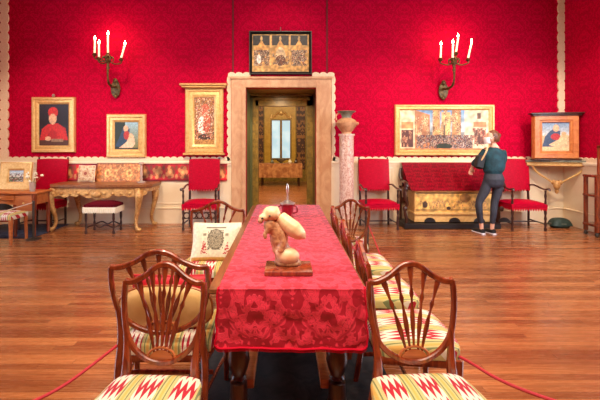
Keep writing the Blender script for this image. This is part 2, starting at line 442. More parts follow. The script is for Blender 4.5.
# further room
RX0, RX1, RY, RZC = -2.6, 2.6, 16.0, 4.2
struct('floor_far', MB().box(RX0, RX1, YB+.2, RY+.2, -.1, 0), M['floor'])
b = MB().box(RX0-.1, RX0, Y2+.1, RY, 0, RZC).box(RX1, RX1+.1, Y2+.1, RY, 0, RZC)
struct('wall_side_far', b, M['olive'])
struct('ceiling_far', MB().box(RX0, RX1, Y2, RY+.1, RZC, RZC+.1), M['dwood'])
struct('wall_near_far', MB().box(RX0, DX0-.06, Y2, Y2+.1, 0, RZC).box(DX1+.06, RX1, Y2, Y2+.1, 0, RZC).box(DX0-.06, DX1+.06, Y2, Y2+.1, DZ+.06, RZC), M['olive'])
fx = lambda p: PX(p, RY)
fz = lambda p: PZ(p, RY)
WX0, WX1, WZa, WZb = fx(272), fx(290), fz(158), fz(120.5)
struct('wall_far', MB().box(RX0, WX0, RY, RY+.15, 0, RZC).box(WX1, RX1, RY, RY+.15, 0, RZC).box(WX0, WX1, RY, RY+.15, 0, WZa).box(WX0, WX1, RY, RY+.15, WZb, RZC), M['olive'])
wo = MB().box(WX0-.06, WX0, RY-.05, RY, WZa-.05, WZb+.06).box(WX1, WX1+.06, RY-.05, RY, WZa-.05, WZb+.06).box(WX0, WX1, RY-.05, RY, WZb, WZb+.06)\
    .box(WX0, WX1, RY-.05, RY, WZa-.06, WZa).box((WX0+WX1)/2-.045, (WX0+WX1)/2+.045, RY-.05, RY+.05, WZa, WZb).build('window_3', M['olive'], smooth=False)
wo['kind'] = 'structure'
M['paleday'] = mat('pale_blue_lit_pane', (170, 200, 220), .4, fn=lambda: {'Emission Color': mix(smooth(nz(coords()[0], 2.2, 3), .4, .6), lin((150, 185, 205)), lin((190, 215, 225)))}, Emission_Strength=.9)
MB().box(WX0, WX1, RY+.02, RY+.03, WZa, WZb).build('pane', M['paleday'], wo, smooth=False)
b = MB().box(fx(264.5), fx(271), RY-.03, RY, .6, fz(106)).box(fx(291), fx(295.5), RY-.03, RY, .6, fz(106)).box(fx(271), fx(291), RY-.03, RY, fz(119), fz(106)).box(fx(271), fx(291), RY-.03, RY, .6, fz(160))
trim(b, M['yellowpaint'])
b = MB(); cxw = (WX0+WX1)/2                      # carved cresting over the window
for sg in (-1, 1):
    b.tube(cr([(cxw, RY-.06, fz(114)), (cxw+sg*.15, RY-.06, fz(113)), (cxw+sg*.28, RY-.06, fz(117)), (cxw+sg*.4, RY-.06, fz(118)), (cxw+sg*.36, RY-.06, fz(114.5))], 5), [.05, .04, .03, .03, .02], 6)
b.ball((cxw, RY-.06, fz(113)), .09, .04, .09)
trim(b, M['gold'], True)
for k, (a, c) in enumerate(((257.5, 263.5), (296.5, 305))):
    def tf():
        v, x, y, z = coords()
        n = nz(comb(ping(x, .14), y, z), 9, 2)
        return mix(smooth(n, .48, .55), lin((70, 34, 18)), lin((150, 96, 44)))
    m = mat('carved_wood_panel_%d' % k, rough=.5, fn=tf)
    t = MB().box(fx(a), fx(c), RY-.055, RY-.005, .5, fz(106), .02).build('tapestry', m, smooth=False)
    tag(t, 'tall dark patterned tapestry strip %s of the pale window in the room beyond' % ('left', 'right')[k], 'tapestry')
area((-.1, 12.6, 4.1), (-.1, 13.6, .6), 2.5, 4, 300, (1, .8, .5))  # fill light added to brighten the further room, no lamp there
area((0, 9.6, 3.9), (0, 11.4, 0), 2, 1, 60, (1, .8, .5))  # second added fill, nearer the doorway
spot((-.1, YB+.3, DZ-.08), (-.1, Y2, .6), 45, 150, (1, .8, .55))  # spot added under the lintel to brighten the second doorcase
# draped table seen through the doorway
t = thing('draped_table', 'small table under an orange-brown cloth, seen through the doorway', 'table', (PX(280.5, 14.6), 14.6, 0))
M['orangecloth'] = mat('orange_brown_cloth', rough=.7, fn=noisy((150, 84, 40), (206, 140, 84), 6))
hw = 21.5/F*14.6; tz = PZ(164, 14.6)
def cl(u, v):
    x = (u*2-1)*hw; d = (v*2-1)
    if abs(d) < .6: return (x, d/.6*.35, tz+.03)
    k = (abs(d)-.6)/.4
    return (x, (.35+.02*math.sin(u*60)*k)*(1 if d > 0 else -1), tz+.03-k*.5)
MB().grid(cl, 60, 24).build('cloth', M['orangecloth'], t)
MB().box(-hw+.02, hw-.02, -.33, .33, tz-.02, tz+.025).build('tabletop', M['dwood'], t)
for sx in (-1, 1):
    for sy in (-1, 1): MB().lathe((sx*(hw-.12), sy*.26, 0), [(.03, 0), (.04, .1), (.025, .3), (.04, tz-.1), (.03, tz-.02)], 10).build('leg', M['dwood'], t)
tag(MB().lathe((PX(281, 14.55), 14.55, tz+.03), [(.08, 0), (.05, .03), (.16, .10), (.19, .17), (.17, .17), (.04, .05)], 18).build('bowl', M['greystone']), 'grey bowl on the draped table beyond the doorway', 'bowl')
for k, (p, c) in enumerate(((272, 'greystone'), (290, 'cream'), (296, 'dwood'))):
    tag(MB().lathe((PX(p, 14.5), 14.5, tz+.03), [(.05, 0), (.07, .05), (.03, .12), (.04, .16)], 12).build('small_vase', M[c]), '%s small vase %s on the draped table beyond the doorway' % (('grey', 'cream', 'dark brown')[k], ('left of the bowl', 'just right of the bowl', 'at the right end')[k]), 'vase')

# ---------------------------------------------------------------- painted panels
def shade(c, f): return tuple(max(0, min(255, v*f)) for v in c)
def inpoly(x, y, P):
    r = False; n = len(P)
    for i in range(n):
        x0, y0 = P[i]; x1, y1 = P[i-1]
        if (y0 > y) != (y1 > y) and x < (x1-x0)*(y-y0)/(y1-y0)+x0: r = not r
    return r
def painted(name, w, h, nu, nv, shapes, parent, y=0, label=None, jit=.10, seed=0, z0=None, fn3=None):
    """flat painted panel facing -Y; shapes in u (0..1 left-right), v (0..1 top-down)"""
    cols = []
    for j in range(nv+1):
        for i in range(nu+1):
            u, v = i/nu, 1-j/nv
            c = (128, 128, 128)
            for s in shapes:
                if s[0] == 'bg': c = s[1]
                elif s[0] == 'g': t = max(0, min(1, (v-s[1])/(s[2]-s[1]))); c = tuple(a*(1-t)+b*t for a, b in zip(s[3], s[4])) if s[1] <= v <= s[2] else c
                elif s[0] == 'e':
                    if ((u-s[1])/s[3])**2+((v-s[2])/s[4])**2 < 1: c = s[5]
                elif s[0] == 'r':
                    if s[1] <= u <= s[3] and s[2] <= v <= s[4]: c = s[5]
                elif s[0] == 'p':
                    if inpoly(u, v, s[1]): c = s[2]
                elif s[0] == 'n':    # speckle of colours inside a rect
                    if s[1] <= u <= s[3] and s[2] <= v <= s[4]:
                        q = noise.noise(Vector((u*s[5]+seed, v*s[6], seed*3.1)))
                        q2 = noise.noise(Vector((u*s[5]*.9+seed+40, v*s[6]*.9, 9)))
                        if q > s[7]: c = s[8][int((q2*.5+.5)*97) % len(s[8])]
            f = 1+jit*noise.noise(Vector((u*23+seed, v*23*h/w, 1.7)))*2
            cols.append(lin(shade(c, f)))
    fn = fn3 or (lambda a, b: ((a-.5)*w, y, (b-.5)*h if z0 is None else z0+b*h))
    m = MB().grid(fn, nu, nv)
    return m.build(name, M['paintmat'], parent, smooth=False, label=label, col=cols, fixn=False)
def frame_mb(w, h, prof, yo=0):
    """moulded rectangular frame; prof = [(inset, forward)] from outer back to inner"""
    R = []
    for sx, sz in ((-1, -1), (1, -1), (1, 1), (-1, 1)):
        R.append([(sx*(w/2-i), yo-f, sz*(h/2-i)) for i, f in prof])
    b = MB(); n = len(prof)
    vs = [p for r in R for p in r]; fs = []
    for k in range(4):
        k2 = (k+1) % 4
        for i in range(n-1): fs.append((k*n+i, k*n+i+1, k2*n+i+1, k2*n+i))
        fs.append((k*n+n-1, k*n, k2*n, k2*n+n-1))
    return b.add(vs, fs)
def hang(name, label, x0, y0, x1, y1, fw, shapes, d=YB-.06, m='gold', nu=60, nv=60, dep=.06, seed=0, cat='painting', jit=.1):
    cx, cz = PX((x0+x1)/2, d), PZ((y0+y1)/2, d); w, h = (x1-x0)/F*d, (y1-y0)/F*d; f = fw/F*d
    t = thing(name, label, cat, (cx, YB-.005, cz))
    frame_mb(w, h, [(0, 0), (0, dep*.6), (f*.12, dep), (f*.35, dep), (f*.45, dep*.6), (f*.75, dep*.75), (f*.9, dep*.5), (f, dep*.35), (f, 0)]).build('frame', M[m], t)
    painted('picture', w-2*f+.01, h-2*f+.01, nu, nv, shapes, t, y=-dep*.25, seed=seed, jit=jit)
    return t, w, h
SK = (226, 176, 136)
t, w_, h_ = hang('portrait_painting', 'gilt framed portrait of a person in red robe and red cap', 31, 97, 74.5, 152.5, 7, [
    ('bg', (34, 28, 34)), ('g', 0, .5, (44, 38, 48), (26, 20, 24)), ('p', [(.02, .86), (.1, .6), (.3, .48), (.62, .46), (.88, .58), (.98, .9)], (198, 40, 38)),
    ('p', [(.2, .84), (.42, .6), (.6, .66), (.62, .84)], (176, 28, 30)), ('e', .46, .33, .13, .15, SK), ('e', .47, .2, .17, .12, (206, 44, 40)), ('e', .46, .36, .12, .13, SK),
    ('r', 0, .87, 1, 1, (82, 46, 30)), ('e', .3, .83, .1, .05, SK), ('r', .42, .83, .8, .9, (150, 118, 90))], nu=50, nv=70, seed=1)
MB().lathe((0, -.03, h_/2+.03), [(.02, -.03), (.03, 0), (.015, .03)], 10).build('hanging_hook', M['silver'], t)
hang('madonna_painting', 'small gilt framed painting of a blue-robed figure, above the console table', 106, 114, 145.5, 157.5, 8, [
    ('g', 0, 1, (150, 184, 200), (120, 110, 60)), ('r', 0, 0, .45, 1, (34, 44, 34)), ('p', [(0, .9), (.2, .55), (.35, .2), (.5, .12), (.62, .25), (.6, .6), (.7, .9)], (40, 66, 92)),
    ('e', .47, .24, .1, .11, SK), ('e', .5, .48, .13, .15, (176, 50, 44)), ('p', [(.2, .92), (.5, .72), (.62, .5), (.8, .5), (.86, .8), (.7, .95)], (232, 190, 156)), ('e', .68, .5, .09, .09, SK), ('r', 0, .93, 1, 1, (60, 50, 36))], nu=44, nv=50, seed=2)
t, w_, h_ = hang('tabernacle_painting', 'tall gilt tabernacle frame holding a small painting of crowded figures, left of the doorway', 185, 88, 223, 153.5, 9, [
    ('bg', (150, 98, 52)), ('n', 0, 0, 1, 1, 11, 17, -.05, [(196, 128, 84), (110, 66, 40), (224, 190, 150), (140, 40, 36), (70, 60, 48)]), ('e', .55, .3, .2, .16, (196, 96, 70)), ('e', .38, .6, .2, .2, (236, 222, 206)), ('e', .5, .85, .3, .08, (70, 44, 34)),
    ('e', .62, .55, .18, .2, (186, 86, 60)), ('n', .1, .2, .9, .9, 14, 22, .1, [(240, 214, 180), (96, 40, 30), (190, 70, 50)]), ('r', 0, .9, 1, 1, (176, 124, 66))], nu=44, nv=80, seed=3, jit=.25)
MB().box(-w_/2-.05, w_/2+.05, -.14, 0, h_/2, h_/2+.035, .01).box(-w_/2-.08, w_/2+.08, -.17, 0, h_/2+.035, h_/2+.075, .01).build('cornice', M['gold'], t)
MB().box(-w_/2-.03, w_/2+.03, -.11, 0, -h_/2-.03, -h_/2+.01, .01).build('sill', M['gold'], t)
# triptych over the door
td = YB-.09
AR = []
for k in range(3):
    a, c = .02+k*.33, .31+k*.33; m_ = (a+c)/2
    AR += [('r', a, .03, c, .86, (206, 160, 92)), ('r', a, .03, c, .30, (52, 48, 46)),
           ('p', [(a, .86), (a, .46), (a+.03, .32), (a+.07, .34), (m_, .14), (c-.07, .34), (c-.03, .32), (c, .46), (c, .86)], (214, 156, 84)),
           ('e', m_, .12, .02, .07, (200, 160, 100))]
FIG = [(92, 40, 30), (60, 40, 34), (214, 190, 160), (150, 60, 46), (120, 84, 56), (70, 74, 50), (226, 178, 120)]
AR += [('n', .03, .42, .30, .84, 17, 8, -.3, FIG), ('n', .69, .42, .96, .84, 17, 8, -.3, FIG), ('n', .36, .5, .42, .8, 20, 9, 0, FIG), ('n', .58, .5, .64, .8, 20, 9, 0, FIG), ('e', .5, .6, .09, .26, (224, 190, 140)), ('e', .5, .7, .09, .14, (110, 62, 40)), ('e', .5, .45, .03, .05, (230, 190, 150)),
       ('n', .42, .55, .58, .82, 34, 20, .05, FIG), ('e', .12, .66, .04, .12, (236, 226, 210)), ('r', .318, 0, .335, 1, (214, 166, 96)), ('r', .648, 0, .665, 1, (214, 166, 96)), ('r', 0, .87, 1, 1, (206, 152, 84)), ('r', 0, 0, 1, .025, (214, 166, 96)), ('r', 0, 0, .015, 1, (214, 166, 96)), ('r', .985, 0, 1, 1, (214, 166, 96))]
t, w_, h_ = hang('triptych', 'black framed gold panel of three arches with small figures, over the stone doorway', 249, 30.5, 312, 74, 3, [('bg', (206, 152, 84))]+AR, d=td, m='black', nu=150, nv=90, dep=.08, seed=5, jit=.18)
MB().tube(cr([(-.0, -.02, h_/2), (0, -.05, h_/2+.05), (0, -.01, h_/2+.08)], 4), .008, 6).build('hanging_hook', M['silver'], t)
# large townscape
TW = [('g', 0, .55, (104, 140, 180), (186, 190, 184)), ('r', 0, .82, 1, 1, (210, 128, 76)), ('r', 0, 0, .17, 1, (226, 196, 156)), ('r', .02, .3, .15, .46, (206, 136, 84)), ('r', .02, .5, .15, .92, (96, 52, 44)), ('n', .03, .52, .14, .92, 50, 9, 0, [(150, 60, 50), (190, 150, 110)]),
      ('p', [(.17, .0), (.34, .12), (.34, .8), (.17, .95)], (178, 116, 76)), ('n', .18, .15, .33, .8, 90, 5, .05, [(150, 90, 60), (226, 186, 140)]),
      ('r', .37, .0, .45, .8, (196, 140, 84)), ('r', .47, .06, .57, .8, (216, 166, 104)), ('r', .59, .0, .69, .8, (190, 130, 76)), ('n', .37, .0, .69, .62, 44, 6, .05, [(120, 84, 60), (232, 196, 140), (150, 96, 56)]),
      ('r', .495, .35, .512, .8, (104, 80, 60)), ('e', .503, .33, .012, .05, (200, 170, 120)), ('e', .505, .72, .03, .08, (90, 62, 46)), ('r', .73, 0, 1, .95, (228, 204, 168)), ('r', .83, .3, .97, .42, (206, 140, 90)), ('r', .87, .08, .91, .22, (110, 74, 52)), ('r', .84, .5, .95, .85, (110, 64, 50)), ('n', .82, .45, .97, .9, 50, 9, 0, [(176, 60, 46), (60, 44, 40), (206, 170, 130)]),
      ('n', .19, .62, .82, .95, 48, 11, -.4, [(40, 30, 30), (140, 36, 34), (186, 136, 96), (44, 54, 80), (70, 44, 34), (90, 50, 36), (206, 190, 170)]), ('e', .5, .9, .09, .07, (44, 50, 34)), ('r', 0, .95, 1, 1, (200, 130, 80))]
hang('townscape_painting', 'large wide gilt framed painting of a town square with a crowd', 395, 104.5, 495, 155.5, 5.5, TW, nu=220, nv=96, seed=6, jit=.16)

# ---------------------------------------------------------------- candle sconces
def sconce(label, plate, hub, cands, d0):
    """plate/hub pixel positions at wall / in front; cands = [(xbase,ybase,xflame,yflame,d)]"""
    pl = Pt(*plate, YB-.03); hb = Pt(*hub, d0)
    t = thing('wall_sconce', label, 'sconce', tuple(pl), group='candle sconces on the red wall')
    MB().lathe((0, 0, 0), [(.0, -.03), (.04, -.03), (.06, -.015), (.10, 0), (.12, .02), (.11, .03), (0, .03)], 20, .75, 1).xf(Matrix.Rotation(PI/2, 4, 'X')).xf(Matrix.Scale(1.35, 4, (0, 0, 1)))\
        .ball((0, -.03, .15), .045, .03, .05).ball((0, -.02, -.14), .03, .02, .04).build('back_plate', M['bronze'], t)
    h = hb-pl
    s = MB().tube(cr([(0, 0, .04), (h.x*.35, h.y*.45, .02), (h.x*.8, h.y*.9, .06), (h.x*1.02, h.y*1.02, .2), (h.x, h.y, h.z)], 6), [.03, .02, .022, .016, .03], 8)
    s.lathe(h, [(.012, -.12), (.03, -.06), (.055, 0), (.04, .04), (.06, .07), (.02, .10)], 12)
    for k in range(8):
        a = k*PI/4; s.tube(cr([h+Vector((.03*math.cos(a), .03*math.sin(a), .02)), h+Vector((.075*math.cos(a), .07*math.sin(a), .05)), h+Vector((.10*math.cos(a), .09*math.sin(a), .02)), h+Vector((.085*math.cos(a), .08*math.sin(a), -.02))], 4), [.014, .014, .010, .012], 6)
    s.ball(h+Vector((0, 0, -.14)), .03, .03, .035).ball((h.x*.4, h.y*.5, .02), .035, .035, .03)
    s.build('stem', M['bronze'], t)
    for (xb, yb, xf_, yf, d) in cands:
        b0 = Pt(xb, yb, d)-pl; tp = Pt(xf_, yf+2, d)-pl
        mid = (h+b0)/2+Vector((0, 0, -.08))
        MB().tube(cr([h, mid, b0+Vector((0, 0, -.07)), b0], 5), [.014, .012, .010, .014], 7).lathe(b0+Vector((0, 0, -.02)), [(.01, -.03), (.04, 0), (.045, .012), (.022, .015), (.026, .04)], 12).build('arm', M['bronze'], t)
        c = MB().tube([b0+Vector((0, 0, .01)), tp], [.018, .015], 10).build('candle', M['wax'], t)
        f0 = tp
        MB().lathe(f0, [(.004, 0), (.014, .018), (.015, .03), (.009, .055), (.001, .08)], 10).build('flame', M['flame'], c)
        l = bpy.data.lights.new('candle_glow', 'POINT'); l.energy = 6; l.color = (1, .66, .34); l.shadow_soft_size = .05
        lo = bpy.data.objects.new('candle_glow', l); C.objects.link(lo); lo.location = pl+f0+Vector((0, -.05, .04))
    return t
sconce('dark bronze sconce with four lit candles, on the left part of the red wall', (116, 89), (108, 60), [(94.5, 54, 95, 38, 7.25), (99, 58, 99, 42, 7.0), (108, 54, 108, 33, 7.3), (121, 59, 125, 43, 7.1)], 7.2)
sconce('dark bronze sconce with four lit candles, above the large townscape painting', (443, 91), (454, 62), [(440.5, 59, 441, 43.5, 7.2), (452.5, 59, 453, 41.5, 7.0), (456, 53, 458, 35.5, 7.3), (468, 59, 471.5, 41, 7.1)], 7.2)

# ---------------------------------------------------------------- shield-back chairs
def shield_chair(label, W=.40, seatw=None, arms=False):
    t = thing('shield_back_chair', label, 'chair', group='shield-back chairs round the long table')
    ln = .13
    bp = lambda fx_, z: (fx_*W, ln*(z-.45), z)
    crest = [(-.5, .848), (-.40, .848), (-.26, .873), (-.11, .917), (0, .928), (.11, .917), (.26, .873), (.40, .848), (.5, .848)]
    side = [(.5, .848), (.505, .78), (.49, .70), (.44, .61), (.33, .545), (.16, .503), (0, .492)]
    c1 = cr([bp(*p) for p in crest], 6)
    c2 = cr([bp(*p) for p in side]+[bp(-x, z) for x, z in reversed(side[:-1])], 6)
    MB().sweep(c1, .0135, .013, sq=True).sweep(c2, .0122, .012, sq=True).build('backrest_frame', M['mahog'], t)
    def crest_z(fx_):
        fx_ = abs(fx_)
        for (a, za), (b_, zb) in zip(crest[4:], crest[5:]):
            if a <= fx_ <= b_: return za+(zb-za)*(fx_-a)/(b_-a)
        return .848
    for k, fx_ in enumerate((-.335, -.17, 0, .17, .335)):
        zt = crest_z(fx_); zb = .553-.02*abs(k-2)/2; xb = fx_*.27
        P_ = [bp(xb+(fx_-xb)*s**(1.15), zb+(zt-zb)*s) for s in [i/14 for i in range(15)]]
        MB().sweep(P_, [.005, .006, .0075, .0095, .0115, .012, .010, .006, .005, .0115, .0055, .008, .0115, .015, .012], .006).build('slat', M['mahog'], t)
    ro = MB()
    arc = [bp(.17*math.cos(a), .513+.045*math.sin(a)) for a in [PI*i/12 for i in range(13)]]
    ro.sweep(arc, .006, .008)
    ro.prism([(p[0], p[2]) for p in [bp(.15*math.cos(a), .505+.042*math.sin(a)) for a in [PI*i/12 for i in range(13)]]], .004, .014)
    ro.build('rosette', M['lwood'], t, smooth=False)
    sw = (seatw or W*1.06)/2
    yb, yfr = .005, -.43; fw = sw*1.22
    if arms: fw = sw*1.15
    def pos(u, v):
        a, c = u*2-1, v*2-1
        y = yb+(yfr-yb)*v; hw = sw+(fw-sw)*v
        rr = (abs(a)**8+abs(c)**8)**(1/8); k = 1 if rr <= 1 else 1/rr
        q = min(1, rr*k)
        yc = (yb+yfr)/2
        return (a*hw*k, yc+(y-yc)*k-(.015*(1-a*a) if v > .5 else 0)*(v-.5)*2, .452+.022*(1-a*a)*(1-c*c)-.022*q**9)
    NU, NV = 26, 24
    b = MB().grid(pos, NU, NV)
    loop = [i for i in range(NU+1)]+[j*(NU+1)+NU for j in range(1, NV+1)]+[NV*(NU+1)+i for i in range(NU-1, -1, -1)]+[j*(NU+1) for j in range(NV-1, 0, -1)]
    o = len(b.v); n = len(loop)
    for z_, gr in ((.415, 1.015), (.372, 1.0)):
        for i in loop: b.v.append(Vector((b.v[i].x*gr, (b.v[i].y+.21)*gr-.21, z_)))
    for i in range(n):
        j = (i+1) % n
        b.f.append((loop[i], loop[j], o+j, o+i)); b.f.append((o+i, o+j, o+n+j, o+n+i))
    b.f.append(tuple(range(o+n, o+2*n)))
    b.build('seat', M['flamestitch'], t)
    fb = MB()
    for p in (((-sw, yb), (sw, yb)), ((sw, yb), (fw, yfr)), ((fw, yfr), (-fw, yfr)), ((-fw, yfr), (-sw, yb))):
        (x0, y0), (x1, y1) = p
        fb.sweep([(x0*.94, (y0+.21)*.93-.21, .352), (x1*.94, (y1+.21)*.93-.21, .352)], .012, .022, (0, 0, 1), sq=True)
    fb.build('seat_rail', M['mahog'], t)
    for s in (-1, 1):
        xu = s*W*.43
        P_ = cr([(s*W*.455, ln*.18, .63), (s*W*.435, ln*.10, .55), (xu, .0, .44), (s*sw*.92, .0, .30), (s*sw*.92, .05, 0)], 6)
        MB().sweep(P_, [.011, .014, .020, .019, .015], [.011, .013, .020, .019, .015], sq=True).build('leg', M['mahog'], t)
        MB().sweep([(s*fw*.93, yfr*.95, .375), (s*fw*.93, yfr*.95, 0)], [.022, .014], [.022, .014], sq=True).build('leg', M['mahog'], t)
        MB().sweep([(s*sw*.92, .01, .17), (s*fw*.92, yfr*.94, .17)], .008, .012, (0, 0, 1), sq=True).build('stretcher', M['mahog'], t)
        if arms:
            A_ = cr([bp(s*.49, .70), (s*W*.53, -.10, .69), (s*W*.60, -.24, .675), (s*W*.60, -.30, .655), (s*W*.585, -.29, .60), (s*W*.56, -.26, .50), (s*W*.575, -.27, .42)], 5)
            MB().sweep(A_, .013, .015, (0, 0, 1) if False else (1, 0, 0), sq=True).build('armrest', M['mahog'], t)
    MB().sweep([(-sw*.95, -.20, .17), (sw*.95, -.20, .17)], .008, .012, (0, 0, 1), sq=True).build('stretcher', M['mahog'], t)
    return t
A = shield_chair('mahogany shield-back chair in the left foreground, facing the viewer', .375)
A.location = (PX(160.5, 1.84), 1.84, 0); A.rotation_euler.z = math.radians(-3)
Cc = shield_chair('mahogany shield-back chair in the right foreground, facing the viewer', .405)
Cc.location = (PX(415, 1.85), 1.85, 0); Cc.rotation_euler.z = math.radians(3)
G = 'shield-back chairs round the long table'
Bc = shield_chair('wider shield-back armchair directly behind the left foreground chair, holding a yellow cushion', .50, .50)
Bc.scale = (1, 1, 1.015); Bc.location = (PX(161.5, 2.12), 2.13, 0); Bc.rotation_euler.z = PI
L2 = dup(Bc, (PX(217, 3.8), 3.80, 0), 0, 'shield-back chair on the far left of the table, holding the cream crested pillow', G)
R = PI/2
dup(Cc, (.495, 2.33, 0), R, 'shield-back chair nearest the viewer of those with backs against the right table edge', G)
dup(Cc, (.495, 2.98, 0), R, 'middle one of the shield-back chairs with backs against the right table edge', G)
dup(Cc, (.495, 3.63, 0), R, 'farthest of the shield-back chairs with backs against the right table edge', G)
dup(A, (PX(350, 4.12), 4.14, 0), PI, 'shield-back chair turned away at the far right corner of the table', G)

# cushions on the chairs
def pillow_fn(w, h, t, y=0, puff=.5, front=1):
    def f(u, v):
        a, c = u*2-1, v*2-1
        e = (1-abs(a)**3.0)*(1-abs(c)**3.0)
        k = 1-.05*(1-abs(a))*abs(c)**4; k2 = 1-.05*(1-abs(c))*abs(a)**4
        return (a*w/2*k2, y-front*t*max(e, 0)**puff, c*h/2*k)
    return f
def pillow(name, label, w, h, th, m, loc, rot, cat='cushion', shapes=None):
    t = thing(name, label, cat, loc); t.rotation_euler = rot
    if shapes:
        painted('cushion_front', w, h, 90, 76, shapes, t, jit=.05, fn3=pillow_fn(w, h, th))
        MB().grid(pillow_fn(w, h, th, front=-1), 20, 20).build('cushion_back', M[m], t)
    else:
        g = MB().grid(pillow_fn(w, h, th), 24, 24).grid(pillow_fn(w, h, th, front=-1), 24, 24)
        g.build('cover', M[m], t)
    f = pillow_fn(w, h, .0)
    ring = [f(i/20, 0) for i in range(20)]+[f(1, i/20) for i in range(20)]+[f(1-i/20, 1) for i in range(20)]+[f(0, 1-i/20) for i in range(20)]
    MB().tube(ring, .006, 6, closed=True).build('piping', M[m], t)
    return t
CR = [('bg', (240, 226, 196)), ('r', 0, .90, 1, 1, (212, 160, 84)), ('e', .5, .45, .17, .27, (104, 92, 70)), ('e', .5, .45, .14, .23, (156, 140, 112)), ('n', .34, .2, .66, .72, 26, 26, .0, [(84, 72, 54), (190, 176, 146)]),
      ('r', .3, .13, .7, .17, (110, 96, 76)), ('r', .24, .3, .3, .36, (150, 136, 108)), ('r', .7, .3, .76, .36, (150, 136, 108)), ('p', [(.25, .5), (.2, .82), (.34, .82), (.3, .5)], (186, 44, 52)), ('p', [(.75, .5), (.66, .82), (.8, .82), (.75, .5)], (186, 44, 52)),
      ('n', .16, .45, .34, .84, 30, 30, .05, [(240, 226, 196)]), ('n', .66, .45, .84, .84, 30, 30, .05, [(240, 226, 196)])]
pillow('crest_pillow', 'cream pillow with a grey shield crest and red tassels, on the far left chair', .43, .34, .055, 'cream', (PX(216, 3.55), 3.57, .625), (math.radians(-22), 0, 0), 'pillow', CR)
b = thing('yellow_cushion', 'yellow silk cushion with rounded corners on the armchair behind the left foreground chair', 'cushion', (PX(166, 2.24), 2.235, .585)); b.rotation_euler = (math.radians(6), 0, 0)
def oval(front):
    def f(u, v):
        r = v; a = u*2*PI
        return (.262*r*math.copysign(abs(math.cos(a))**.75, math.cos(a)), -front*.05*math.sqrt(max(0, 1-r**3)), .13*r*math.copysign(abs(math.sin(a))**.8, math.sin(a)))
    return f
MB().grid(oval(1), 36, 8).grid(oval(-1), 36, 8).build('cover', M['yellow'], b)
MB().tube([oval(1)(i/40, 1) for i in range(40)], .007, 6, closed=True).build('piping', M['lwood'], b)
pillow('red_cushion', 'plain red cushion standing behind the yellow cushion', .46, .26, .045, 'redcush', (PX(172, 2.36), 2.36, .60), (math.radians(4), 0, 0))

# ---------------------------------------------------------------- the long table
TX0, TX1, TY0, TY1, TZ = -.398, .425, 2.07, 4.86, .755
t = thing('long_table', 'long narrow oak table with turned legs under the red damask runner', 'table', ((TX0+TX1)/2, (TY0+TY1)/2, 0))
MB().box(TX0, TX1, TY0, TY1, TZ-.035, TZ, .008).build('tabletop', M['twood'], t, world=True)
MB().box(TX0+.05, TX1-.05, TY0+.08, TY0+.11, .64, TZ-.035).box(TX0+.05, TX1-.05, TY1-.11, TY1-.08, .64, TZ-.035).box(TX0+.05, TX0+.08, TY0+.08, TY1-.08, .64, TZ-.035).box(TX1-.08, TX1-.05, TY0+.08, TY1-.08, .64, TZ-.035).build('apron', M['dwood'], t, world=True)
for x in (-.262, .295):
    for y in (2.27, 4.66):
        MB().lathe((x, y, 0), [(.045, 0), (.055, .04), (.05, .07), (.048, .155), (.03, .165), (.045, .18), (.036, .195), (.05, .23), (.062, .28), (.056, .34), (.036, .41), (.028, .45), (.044, .47), (.044, .49), (.03, .51), (.05, .55), (.05, .64)], 20).build('leg', M['dwood'], t, world=True)
    MB().box(x*.8-.03, x*.8+.03, 2.3, 4.63, .09, .15, .006).build('stretcher', M['lwood'], t, world=True)
MB().box(-.24, .27, 3.42, 3.5, .09, .15, .006).build('stretcher', M['dwood'], t, world=True)
RX = (-.343, .410)
yf_, yb_ = TY0-.028, TY1+.028
def runner(u, v):
    x = RX[0]+(RX[1]-RX[0])*u; z0 = TZ+.006
    Ltop = yb_-yf_; drop = .30; L = Ltop+2*drop; s = v*L
    r = .025; wob = noise.noise(Vector((x*5, s*3, 0)))*.0025
    if s < drop:
        k = 1-s/drop; lo = drop-s
        y = yf_+(.0 if lo > r else r-math.sqrt(max(0, r*r-(r-lo)**2))); z = z0-lo
        if lo > r: y += -abs(noise.noise(Vector((x*6+z*3, z*5, 2))))*.03*min(1, k*2.2)-abs(noise.noise(Vector((x*11-z*9, z*10, 5))))*.014*min(1, k*4)
        xx = x+(u-.5)*.02*k+.004*math.sin(z*50)*abs(u-.5)*2
        if k > .8:
            kk = (k-.8)/.2; e = max(0, (abs(u-.5)*2-.93)/.07); z += .018*e*e*kk
        z += .010*(u-.5)*-1*k
        return (xx, y, z)
    if s > L-drop:
        lo = s-(L-drop); return (x, yb_, z0-lo)
    return (x, yf_+(s-drop), z0+wob+(-.003 if s-drop < r or L-drop-s < r else 0))
t = thing('table_runner', 'crimson damask runner over the long table, hanging down at the front end', 'tablecloth', ((RX[0]+RX[1])/2, (TY0+TY1)/2, TZ))
MB().grid(runner, 60, 240).build('cloth', M['runner'], t, world=True, fixn=False)
fb = MB(); 
edge = [Vector(runner(i/60, 0)) for i in range(61)]
fb.tube([p+Vector((0, -.004, 0)) for p in edge], .006, 6)
for i in range(120):
    p = Vector(runner((i+.5)/120, 0)); fb.box(p.x-.0022, p.x+.0022, p.y-.003, p.y+.001, p.z-.018, p.z)
for x in (RX[0]-.0, RX[1]+.0):
    fb.tube([Vector(runner(0 if x < 0 else 1, v*.0946/1)) + Vector((0, -.003, .0)) for v in [i/14 for i in range(15)]], .005, 6)
fb.build('fringe', M['fringe'], t, world=True)
o = MB().box(-.62, .66, 2.2, 4.8, 0, .008, .003).build('floor_rug', M['rug']); tag(o, 'dark rug on the floor under the long table', 'rug')

